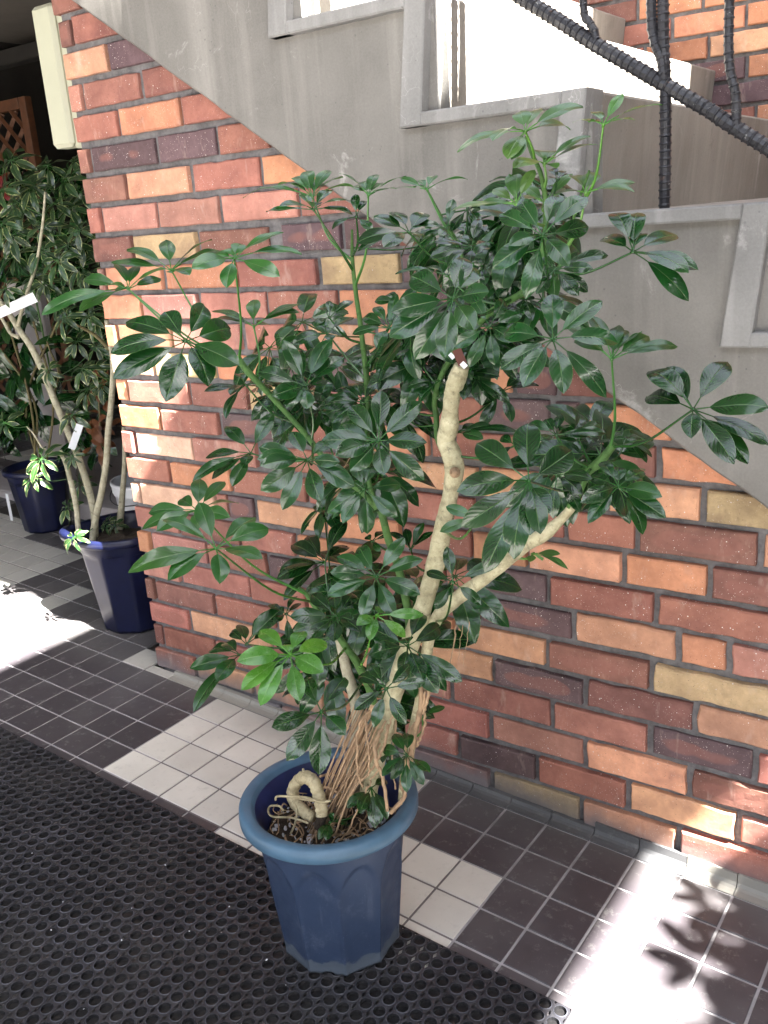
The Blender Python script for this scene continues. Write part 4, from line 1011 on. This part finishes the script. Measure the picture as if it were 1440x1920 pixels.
# hanging aerial roots and surface roots
ar = MB()
def wig(pts, r0, r1, mat_=ar, amp=.003, seg=6):
    Q = cr([atY(*p) for p in pts], 6); n = len(Q)
    Q = [q + np.array([amp * mnoise.noise(Vector((i * .6, pts[0][0], 0))), amp * mnoise.noise(Vector((i * .6, pts[0][0], 9))), 0]) for i, q in enumerate(Q)]
    mat_.tube(Q, [r0 + (r1 - r0) * i / (n - 1) for i in range(n)], seg)
m8 = lambda x, y, Y: (600 + x / 4.8, 1200 + y / 4.8, Y)
for pts, r0, r1 in [
 ([m8(440,640,-.56), m8(360,760,-.58), m8(330,900,-.59), m8(335,1080,-.60), m8(350,1240,-.60), m8(385,1330,-.60)], .0024, .0018),
 ([m8(425,640,-.56), m8(410,780,-.58), m8(430,960,-.59), m8(440,1130,-.60), m8(430,1220,-.60)], .0022, .0014),
 ([m8(560,800,-.56), m8(510,900,-.58), m8(500,1060,-.60), m8(540,1180,-.60), m8(580,1300,-.60), m8(600,1540,-.60)], .0034, .0030),
 ([m8(610,760,-.55), m8(590,900,-.57), m8(540,1040,-.58), m8(440,1200,-.58), m8(300,1340,-.59), m8(180,1620,-.60), m8(140,1760,-.60)], .0024, .0018),
 ([m8(520,560,-.55), m8(420,700,-.56), m8(340,900,-.56), m8(200,1240,-.56), m8(60,1420,-.57), m8(30,1640,-.58)], .0030, .0018),
 ([m8(500,620,-.54), m8(400,760,-.55), m8(300,1000,-.55), m8(190,1300,-.56), m8(80,1600,-.58)], .0026, .0018),
 ([m8(480,700,-.54), m8(390,900,-.55), m8(300,1100,-.55), m8(220,1350,-.57), m8(150,1500,-.58)], .0024, .0016),
 ([m8(900,380,-.52), m8(900,600,-.52), m8(870,760,-.53), m8(850,900,-.53), m8(790,1080,-.54), m8(740,1300,-.55), m8(760,1400,-.56), m8(640,1560,-.58)], .0044, .0036),
 ([m8(950,460,-.52), m8(930,600,-.52), m8(945,740,-.52), m8(900,880,-.53), m8(870,960,-.53)], .0024, .0022),
 ([m8(980,430,-.52), m8(960,560,-.52), m8(900,700,-.52), m8(820,860,-.53), m8(830,1100,-.54), m8(800,1260,-.55)], .0028, .0024),
 ([m8(860,740,-.52), m8(800,840,-.53), m8(780,980,-.54), m8(800,1240,-.55), m8(770,1360,-.56), m8(730,1480,-.57)], .0026, .0024),
 ([m8(700,640,-.53), m8(640,720,-.54), m8(600,880,-.55), m8(560,960,-.56)], .0016, .001),
 ([m8(430,1320,-.59), m8(380,1420,-.6), m8(330,1560,-.6), m8(250,1740,-.6)], .0018, .0014),
 ([m8(540,1160,-.59), m8(460,1260,-.59), m8(430,1340,-.59)], .0014, .001),
 ([m8(0,1230,-.58), m8(90,1205,-.55), m8(180,1240,-.54), m8(200,1290,-.54)], .0022, .0020),
 ([m8(-60,1350,-.6), m8(30,1330,-.58), m8(120,1345,-.57), m8(160,1370,-.57)], .0030, .0026),
 ([m8(230,1060,-.58), m8(215,900,-.58), m8(240,820,-.57), m8(330,740,-.56)], .0008, .0005),
 ([(856,1172,-.47), (848,1225,-.47), (838,1260,-.46), (830,1310,-.46)], .0014, .0005), ([(868,1172,-.47), (862,1210,-.46), (860,1240,-.45)], .0007, .0003), ([(880,1165,-.47), (876,1200,-.46), (870,1235,-.45), (868,1250,-.45)], .0006, .0003),
 ([(735,1310,-.50), (742,1360,-.52), (735,1420,-.54), (742,1480,-.57)], .0022, .0016)]:
    wig(pts, r0, r1, amp=.0032)
for q in range(70):        # fine tangle on the soil surface
    a = R.uniform(0, 6.28); r = .10 * math.sqrt(R.random()); x = PX - .015 + r * math.cos(a); y = PY - .015 + r * math.sin(a); h = R.uniform(0, 6.28); L = R.uniform(.03, .08); p = []
    for i in range(5):
        p.append(np.array([x, y, .190 + .010 * R.random()])); h += R.uniform(-.8, .8); x += math.cos(h) * L / 4; y += math.sin(h) * L / 4
        rr_ = math.hypot(x - PX, y - PY)
        if rr_ > .118: x = PX + (x - PX) * .118 / rr_; y = PY + (y - PY) * .118 / rr_
    ar.tube(cr(p, 4), R.uniform(.0006, .0017), 5)
for q in range(26):        # roots fanning down the base of the trunk
    u = R.uniform(-1, 1); a = atY(700 + u * 26 + R.uniform(-8, 8), R.uniform(1300, 1400), -.54 + R.uniform(-.02, .01)); b = np.array([1.125 + u * .03 - .03 * R.random(), -.555 + R.uniform(-.05, .02), .188])
    c_ = (a + b) / 2 + np.array([R.uniform(-.008, .008), -.006, 0]); ar.tube(cr([a, c_, b], 6), R.uniform(.0008, .0022), 5)
ar.build('aerial_roots', MT['root'], pp, smooth=True)
wr = MB()
c8 = lambda x, y: (400 + x / 3, 1280 + y / 3)
for pts in ([(535,790),(440,760),(340,755),(310,730),(320,695),(370,695),(395,720)], [(445,660),(470,720),(460,790),(435,850)], [(350,660),(360,640),(430,640),(520,645),(600,670),(660,665)], [(440,640),(500,655),(570,665)]):
    Q = cr([atY(*c8(*p), -.615) for p in pts], 6); wr.tube(Q, .0020, 6)
wr.build('surface_roots', MT['roots'], pp, smooth=True)
# plant tag at the sawn trunk top and the branch scar
tg = MB(); a = atY(858, 664, -.485); b = atY(871, 690, -.485)
tx = norm(RT); 
def card(M, p, q, w, th=.0006, col=None):
    d = norm(q - p); n = tocam((p + q) / 2); s2 = norm(np.cross(d, n)) * w / 2; n = n * th
    vs = [p - s2, p + s2, q + s2, q - s2]; vs = [v + n for v in vs] + [v - n for v in vs]
    M.add(vs, [(0, 1, 2, 3), (4, 5, 6, 7), (0, 1, 5, 4), (1, 2, 6, 5), (2, 3, 7, 6), (3, 0, 4, 7)])
card(tg, atY(856, 655, -.49), atY(868, 684, -.49), .013); tg.build('plant_tag', MT['tagb'], pp)
tg = MB(); card(tg, atY(838, 658, -.492), atY(851, 672, -.492), .006); card(tg, atY(866, 688, -.493), atY(873, 681, -.493), .009); tg.build('tag_edge', MT['white'], pp)
scm = MB(); c0 = atY(853, 886, -.478); n_ = tocam(c0); Q = [c0 - n_ * .004, c0 + n_ * .003, c0 + n_ * .0045, c0 + n_ * .002]
scm.tube(Q, [.0085, .0078, .0058, .0042], 14); scm.build('branch_scar', MT['root'], pp, smooth=True)

def umb_leaf(H, axis, rad, n, parent, mat, Wk=.34, att=None, name='leaf', start=.2, fold=.2, jit=.12, droopk=.3, pr=.0011):
    # free compound leaf: hub H, umbrella axis, leaflet length
    H = np.array(H, float); axis = norm(np.array(axis, float)); a = np.array([1., 0, 0]) if abs(axis[0]) < .8 else np.array([0, 1., 0])
    u = norm(np.cross(axis, a)); v = np.cross(axis, u); ph = R.uniform(0, 6.28); M = MB(); t0 = R.uniform(.85, 1.15)
    for k in range(n):
        an = ph + 2 * math.pi * (k + R.uniform(-jit, jit)) / n; L = rad * R.uniform(.75, 1.08)
        d = norm(u * math.cos(an) + v * math.sin(an) - axis * (droopk + R.uniform(-.2, .2)) + np.array([0, 0, -.15]))
        leaflet(M, H, H + d * L, axis + np.array([R.uniform(-.2, .2), R.uniform(-.2, .2), R.uniform(-.2, .2)]), Wk * L * R.uniform(.9, 1.1), start=start, droop=R.uniform(.04, .12), curl=R.uniform(.05, .3), fold=fold, wav=R.uniform(.012, .03), tint=t0 * R.uniform(.8, 1.2), twist=R.uniform(-.3, .3))
    if att is not None:
        att = np.array(att, float); mid = (H + att) / 2 + np.array([0, 0, -.01])
        M.tube(cr([H, mid, att], 5), [pr] * 11, 5, (2.0, 2.0, 1.2, 1), cap=False)
    return M.build(name, mat, parent, smooth=True, recalc=False)

def simple_pot(parent, cx, cy, z0, h, r0, r1, rimr, mat, nf=0, seg=96, flare=None, rimmat=None, ph=.2):
    def rf2(r, z, th):
        if not nf: return r
        d = ((th + ph) % (2 * math.pi / nf)) - math.pi / nf; fl = r * (math.cos(math.pi / nf) / math.cos(d)); t = (z - z0) / h
        k = max(0, min(1, (.84 - t) / .04)); return fl * k + r * (1 - k)
    M = MB(); M.lathe([(r0 * .8, z0 + .003)] + [(r0 + (r1 - r0) * i / 30, z0 + h * .92 * i / 30) for i in range(31)], cx, cy, seg, rf2)
    p = M.build('pot', mat, parent, smooth=True)
    M = MB(); w = rimr - r1; zt = z0 + h
    def rf3(r, z, th):
        return r * (1 + (flare(th) if flare else 0) * (1 if r > r1 * 1.0 else .5))
    M.lathe([(r1, zt - h * .085), (rimr - .002, zt - h * .082), (rimr, zt - h * .06), (rimr, zt - .006), (rimr - .004, zt), (r1 + .002, zt - .001), (r1 - .003, zt - .008), (r1 - .006, zt - .06), (0, zt - .06)], cx, cy, seg, rf3)
    M.build('rim', rimmat or mat, p, smooth=True); return p

for (H, j) in FILL_LEAVES:
    tc = tocam(H); ax = norm(tc * R.uniform(.3, .9) + np.array([R.uniform(-.5, .5), 0, R.uniform(.3, 1.0)]))
    umb_leaf(H, ax, R.uniform(.075, .115), R.choice((7, 8, 9)), pp, MT['leaf'], .36, NODES[j], fold=.2, droopk=.3, pr=.0014)

# ---- variegated plant in the navy pot at the corner
vp = thing('variegated_umbrella_tree', 'variegated umbrella tree with cream edged leaves in a dark navy pot at the wall corner', 'potted plant')
vc = (-.285, .185); vz = fz(-.285) + .004; VH = .33
def flare(th):      # rim bent outwards on the side facing the street
    d = abs((th - math.radians(212) + math.pi) % (2 * math.pi) - math.pi); return .26 * math.exp(-(d / .38) ** 2)
vpot = simple_pot(vp, vc[0], vc[1], vz, VH, .112, .150, .168, MT['potd'], 10, 100, flare, ph=.05)
# facet of the pot with sun glare painted on as a pale patch
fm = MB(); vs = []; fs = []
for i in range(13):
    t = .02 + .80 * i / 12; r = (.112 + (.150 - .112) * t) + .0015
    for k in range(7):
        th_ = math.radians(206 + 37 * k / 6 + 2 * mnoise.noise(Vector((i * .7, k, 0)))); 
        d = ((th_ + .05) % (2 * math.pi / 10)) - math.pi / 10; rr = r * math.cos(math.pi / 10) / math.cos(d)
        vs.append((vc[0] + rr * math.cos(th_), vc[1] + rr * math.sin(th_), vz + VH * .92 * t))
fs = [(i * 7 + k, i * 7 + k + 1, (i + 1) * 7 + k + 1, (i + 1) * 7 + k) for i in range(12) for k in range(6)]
fm.add(vs, fs); fm.build('glare_facet', MT['glint'], vpot, smooth=True)
M1 = MB(); M1.lathe([(.144, vz + VH - .05), (.07, vz + VH - .045), (.0, vz + VH - .04)], vc[0], vc[1], 48, None, lambda r, z, th: z + .008 * math.sin(th * 5) * (r > .02)); M1.build('soil', MT['soil'], vp, smooth=True)
VN = []
VN += branch('trunk', [(180,1030,.17,.013),(176,960,.17,.0135),(163,905,.17,.0135),(146,855,.17,.013),(125,803,.17,.013),(100,745,.17,.012),(78,690,.17,.012),(58,650,.17,.012),(37,620,.17,.011),(15,585,.17,.010),(-15,545,.17,.008)], 'barkg', 12, .05, vp)
VN += branch('trunk', [(150,1020,.10,.009),(146,985,.10,.010),(143,950,.10,.010),(133,903,.10,.010),(123,867,.10,.009),(112,845,.10,.008)], 'barkg', 12, .05, vp)
VN += branch('trunk', [(172,1030,.11,.013),(178,980,.11,.0125),(190,925,.12,.012),(199,870,.13,.0115),(203,810,.14,.011),(209,750,.15,.0105),(212,680,.16,.010),(200,600,.16,.008)], 'barkg', 12, .05, vp)
VN += branch('trunk', [(222,1020,.24,.015),(226,970,.24,.0135),(231,910,.25,.010),(234,860,.26,.009),(232,800,.26,.008)], 'barkg', 12, .05, vp)
VN += branch('branch', [(33,615,.17,.008),(40,585,.17,.0065),(50,550,.18,.006),(64,510,.18,.006),(71,480,.19,.0055),(80,420,.20,.005),(85,360,.2,.004)], 'barkg', 8, .05, vp)
VN += branch('branch', [(36,633,.16,.008),(20,625,.15,.006),(8,605,.15,.006),(-4,585,.15,.005)], 'barkg', 8, .05, vp)
VN += branch('branch', [(205,655,.17,.007),(180,630,.17,.006),(155,615,.17,.005),(125,600,.17,.003)], 'stemb', 8, .05, vp)
VN += branch('branch', [(120,855,.10,.006),(100,848,.09,.004),(80,840,.08,.003),(64,815,.08,.003),(50,800,.08,.002)], 'barkg', 8, .05, vp)
VN += branch('branch', [(100,745,.17,.004),(110,700,.25,.004),(95,660,.28,.0035),(88,640,.28,.003)], 'stemb', 6, .05, vp)
VL = [(100,382,.28,60,.2),(80,425,.22,55,.3),(75,470,.2,58,.3),(108,488,.12,62,.3),(146,432,.2,55,.3),(5,418,.15,50,.3),(2,355,.2,70,.3),(118,594,.10,58,.4),(155,690,.18,50,.3),(88,694,.12,42,.4),
 (78,860,.05,58,.3),(62,895,.04,45,.3),(138,1008,.0,38,.4),(136,855,.1,32,.4),(8,792,.1,45,.5),(134,778,.14,48,.3),(120,340,.3,60,.2),(40,340,.3,70,.2),(150,360,.35,60,.3),(150,500,.3,60,.3),
 (130,540,.3,60,.3),(30,480,.3,60,.3),(10,540,.05,45,.5),(170,560,.3,60,.3),(100,430,.4,60,.3),(50,390,.35,65,.3),(180,650,.3,50,.4),(190,720,.3,50,.4),(60,520,.4,60,.3),(20,300,.35,70,.3),
 (200,980,.2,30,.3),(215,985,.2,32,.3),(160,1000,.25,36,.3),(185,990,.22,30,.3),(125,950,.3,40,.4),(150,905,.3,40,.4),(165,730,.35,50,.4),(145,640,.4,50,.4),(165,590,.25,50,.4),(158,460,.32,50,.4),(30,380,.25,62,.3),(60,350,.28,60,.3),(130,390,.3,60,.3),(20,440,.25,60,.3),(125,460,.25,56,.3),(165,510,.28,52,.3),(85,530,.25,52,.3),(110,560,.35,52,.3),(180,600,.3,48,.3),(175,690,.25,46,.4),(90,310,.35,60,.2),(140,300,.38,56,.2)]
for (x, y, Y, rp, fc) in VL:
    H = atY(x, y, Y); dep = np.dot(H - CAM, FW); rad = rp * .88 / F_PX * dep
    j = min(range(len(VN)), key=lambda k: np.linalg.norm(VN[k] - H) + (.15 if VN[k][2] > H[2] else 0))
    ax = norm(np.array([R.uniform(-.35, .35), -.5 - fc, .9]) + tocam(H) * fc)
    at_ = VN[j] if np.linalg.norm(VN[j] - H) < .3 else H + np.array([R.uniform(-.05, .05), .03, -.12])
    umb_leaf(H, ax, rad, R.choice((6, 7, 8)), vp, MT['leafv'], .28, at_, fold=.3, droopk=.35)
tg = MB(); card(tg, atY(-8, 590, .10), atY(66, 557, .10), .030); tg.build('plant_tag', MT['white'], vp)
tg = MB(); card(tg, atY(134, 842, .12), atY(150, 796, .14), .022); tg.build('plant_tag', MT['white'], vp)

# ---- things behind it
dk = thing('navy_pot_plant', 'glossy green plant in a navy pot by the grey threshold, far left', 'potted plant')
dp = (-1.33, .60); dz = fz(dp[0]) + .004
simple_pot(dk, dp[0], dp[1], dz, .27, .095, .125, .140, MT['potd'], 10, 64)
M1 = MB(); M1.lathe([(.118, dz + .24), (.0, dz + .245)], dp[0], dp[1], 32); M1.build('soil', MT['soil'], dk)
M1 = MB(); c_ = atY(24, 950, .48); M1.cbox(c_[0] - .008, c_[0] + .008, .462, .466, c_[2] - .055, c_[2] + .06, .0005); M1.build('plant_tag', MT['white'], dk)
def strap(M, base, d, L, W, droop, tint):
    leaflet(M, base, np.array(base) + norm(np.array(d, float)) * L, (R.uniform(-.3, .3), -.8, .7), W, start=.05, droop=droop, curl=.25, fold=.15, tint=tint, wav=.01, obov=1.0)
def bush(parent, name, spots, mat, L0, L1, W, per, rnd):
    for (x, y, Y) in spots:
        H = atY(x, y, Y); M = MB()
        for k in range(per):
            d = np.array([R.uniform(-1, 1), R.uniform(-.7, .2), R.uniform(-1.1, .5)]); strap(M, H + np.array([R.uniform(-rnd, rnd) for _ in range(3)]), d, R.uniform(L0, L1), W * R.uniform(.8, 1.2), R.uniform(.05, .15), R.uniform(.6, 1.3))
        M.build(name, mat, parent, smooth=True, recalc=False)
st = MB()
for k in range(5):
    a = np.array([dp[0] + R.uniform(-.03, .03), dp[1] + R.uniform(-.03, .03), dz + .24]); st.tube(cr([a, a + np.array([R.uniform(-.1, .1), R.uniform(-.05, .05), .3]), a + np.array([R.uniform(-.25, .25), R.uniform(-.1, .1), .62])], 5), .005, 6)
st.build('stem', MT['stemb'], dk, smooth=True)
bush(dk, 'leaf', [(20,700,.6),(60,740,.65),(-5,760,.6),(35,790,.6),(70,690,.7),(10,660,.7),(45,640,.8),(-10,820,.6),(55,800,.66)], MT['leaf'], .12, .22, .055, 6, .03)
bg_ = thing('shop_plant', 'tall mixed green foliage plant in the shade behind the variegated umbrella tree', 'potted plant')
bp = (-.75, 1.0); simple_pot(bg_, bp[0], bp[1], fz(bp[0]) + .135, .26, .10, .13, .145, MT['potd'], 0, 48)
st = MB()
for k in range(7):
    a = np.array([bp[0], bp[1], .36]); st.tube(cr([a, a + np.array([R.uniform(-.15, .15), R.uniform(-.1, .1), .4]), a + np.array([R.uniform(-.4, .3), R.uniform(-.15, .15), .95])], 5), .006, 6)
st.build('stem', MT['stemb'], bg_, smooth=True)
bush(bg_, 'leaf', [(20,330,.8),(60,330,.85),(100,330,.8),(140,320,.85),(20,400,.8),(60,380,.8),(120,400,.8),(160,400,.8),(30,450,.8),(90,520,.8),(150,470,.8),(15,500,.8),(60,560,.85),(150,560,.8),(170,620,.8),(185,760,.8),(170,800,.8),(200,700,.8),(60,440,.75),(130,450,.75),(190,830,.8),(120,700,.9)], MT['leaf'], .10, .20, .05, 7, .05)
# more soft leaves crossing in front of the panel, orange foliage and red bloom in the gloom
og = thing('orange_leaf_plant', 'small plant with dull orange leaves in the shade left of the brick corner', 'plant')
omat = m_simple('leaf_orange', (.10, .034, .010), .5, .4)
stm = MB(); a = atY(192, 880, .6); stm.tube([a, atY(188, 800, .6), atY(184, 720, .6)], .004, 6); stm.build('stem', MT['stemb'], og)
bush(og, 'leaf', [(185,745,.6),(178,780,.62),(190,800,.6),(196,720,.6),(186,830,.62)], omat, .05, .09, .03, 6, .03)
rf = thing('red_flower', 'red bloom at the far left among the dark foliage', 'flower'); rm = MB(); H = atY(14, 352, .70)
for k in range(16): strap(rm, H, (R.uniform(-1, 1), R.uniform(-1, .2), R.uniform(-1, 1)), .06, .04, .1, 1)
rm.build('petals', MT['red'], rf, smooth=True); rm = MB(); rm.tube([H, H + np.array([.02, .02, -.3]), H + np.array([.0, .05, -.8])], .004, 6); rm.build('stem', MT['stem'], rf)
# white bucket
wb = thing('white_bucket', 'white plastic bucket on the floor behind the navy pot, next to the brick corner', 'bucket')
c_ = (-.70, .66); z_ = fz(c_[0]) + .004
M1 = MB(); M1.lathe([(.0, z_), (.115, z_), (.118, z_ + .005), (.138, z_ + .25), (.142, z_ + .252), (.146, z_ + .262), (.146, z_ + .285), (.150, z_ + .29), (.150, z_ + .30), (.140, z_ + .302), (.138, z_ + .29), (.120, z_ + .06), (.0, z_ + .06)], c_[0], c_[1], 64); M1.build('body', MT['white'], wb, smooth=True)
M1 = MB(); M1.tube([(c_[0] + .15 * math.cos(a), c_[1] - .01 + .15 * math.sin(a), z_ + .28 - .05 * math.sin((a - math.pi) )) for a in [math.pi + math.pi * k / 16 for k in range(17)]], .0022, 6); M1.build('handle', MT['iron'], wb)

# ---- umbrella tree standing just right of the view: its leaves throw the dappled shade on the tiles
rt = thing('umbrella_tree', 'potted umbrella tree standing right of the view, throwing leaf shadows on the tiles', 'potted plant')
rc = (4.45, -.85); rz = fz(rc[0]) + .004
simple_pot(rt, rc[0], rc[1], rz, .42, .16, .20, .23, MT['pot'], 10, 80)
M1 = MB(); M1.tube(cr([(rc[0], rc[1], rz + .2), (rc[0] - .06, rc[1] + .02, .9), (rc[0] + .04, rc[1] + .05, 1.7), (rc[0] - .1, rc[1] + .02, 2.35)], 6), .022, 10); M1.build('trunk', MT['bark'], rt, smooth=True)
SH = [(1.67,-.07),(1.73,-.15),(1.70,-.24),(1.80,-.24),(1.84,-.12),(1.82,-.40),(1.92,-.2),(1.92,-.36),(1.86,-.02),(1.98,-.0),(1.90,-.56),(2.02,-.1),(2.0,-.5),(1.76,-.02)]
for (x, y) in SH:
    t = R.uniform(1.75, 2.15)
    H = np.array([x, y, fz(x)]) + np.array([1, -.165, 1.25]) * t
    umb_leaf(H, SUN + np.array([R.uniform(-.2, .2), R.uniform(-.2, .2), 0]), .12, 8, rt, MT['leaf'], .36, (rc[0] + R.uniform(-.11, -.05), rc[1] + .02, R.uniform(2.0, 2.33)), start=.12)

# bits of litter on mat and tiles
lt = MB()
for (x, y) in [(247,1703),(228,1763),(118,1691),(310,1622),(355,1746),(415,1748),(536,1847),(430,1700),(60,1600),(500,1800),(96,1744),(270,1480),(157,1892)]:
    p = floor_pt = None
    d = ray(x, y); t_ = -(CAM[2] + SL * CAM[0] - .012) / (d[2] + SL * d[0]); p = CAM + d * t_
    sz = R.uniform(.0009, .0022); Mx = Matrix.Translation(Vector(p)) @ Matrix.Rotation(R.uniform(0, 3), 4, 'Z')
    lt.cbox(-sz, sz, -sz * .6, sz * .6, 0, sz * .5, sz * .15, None, Mx)
tag(lt.build('grit', MT['white']), kind='stuff')
tag(bpy.data.objects['grit'], 'scattered pale crumbs of grit lying on the black rubber mat', 'grit')
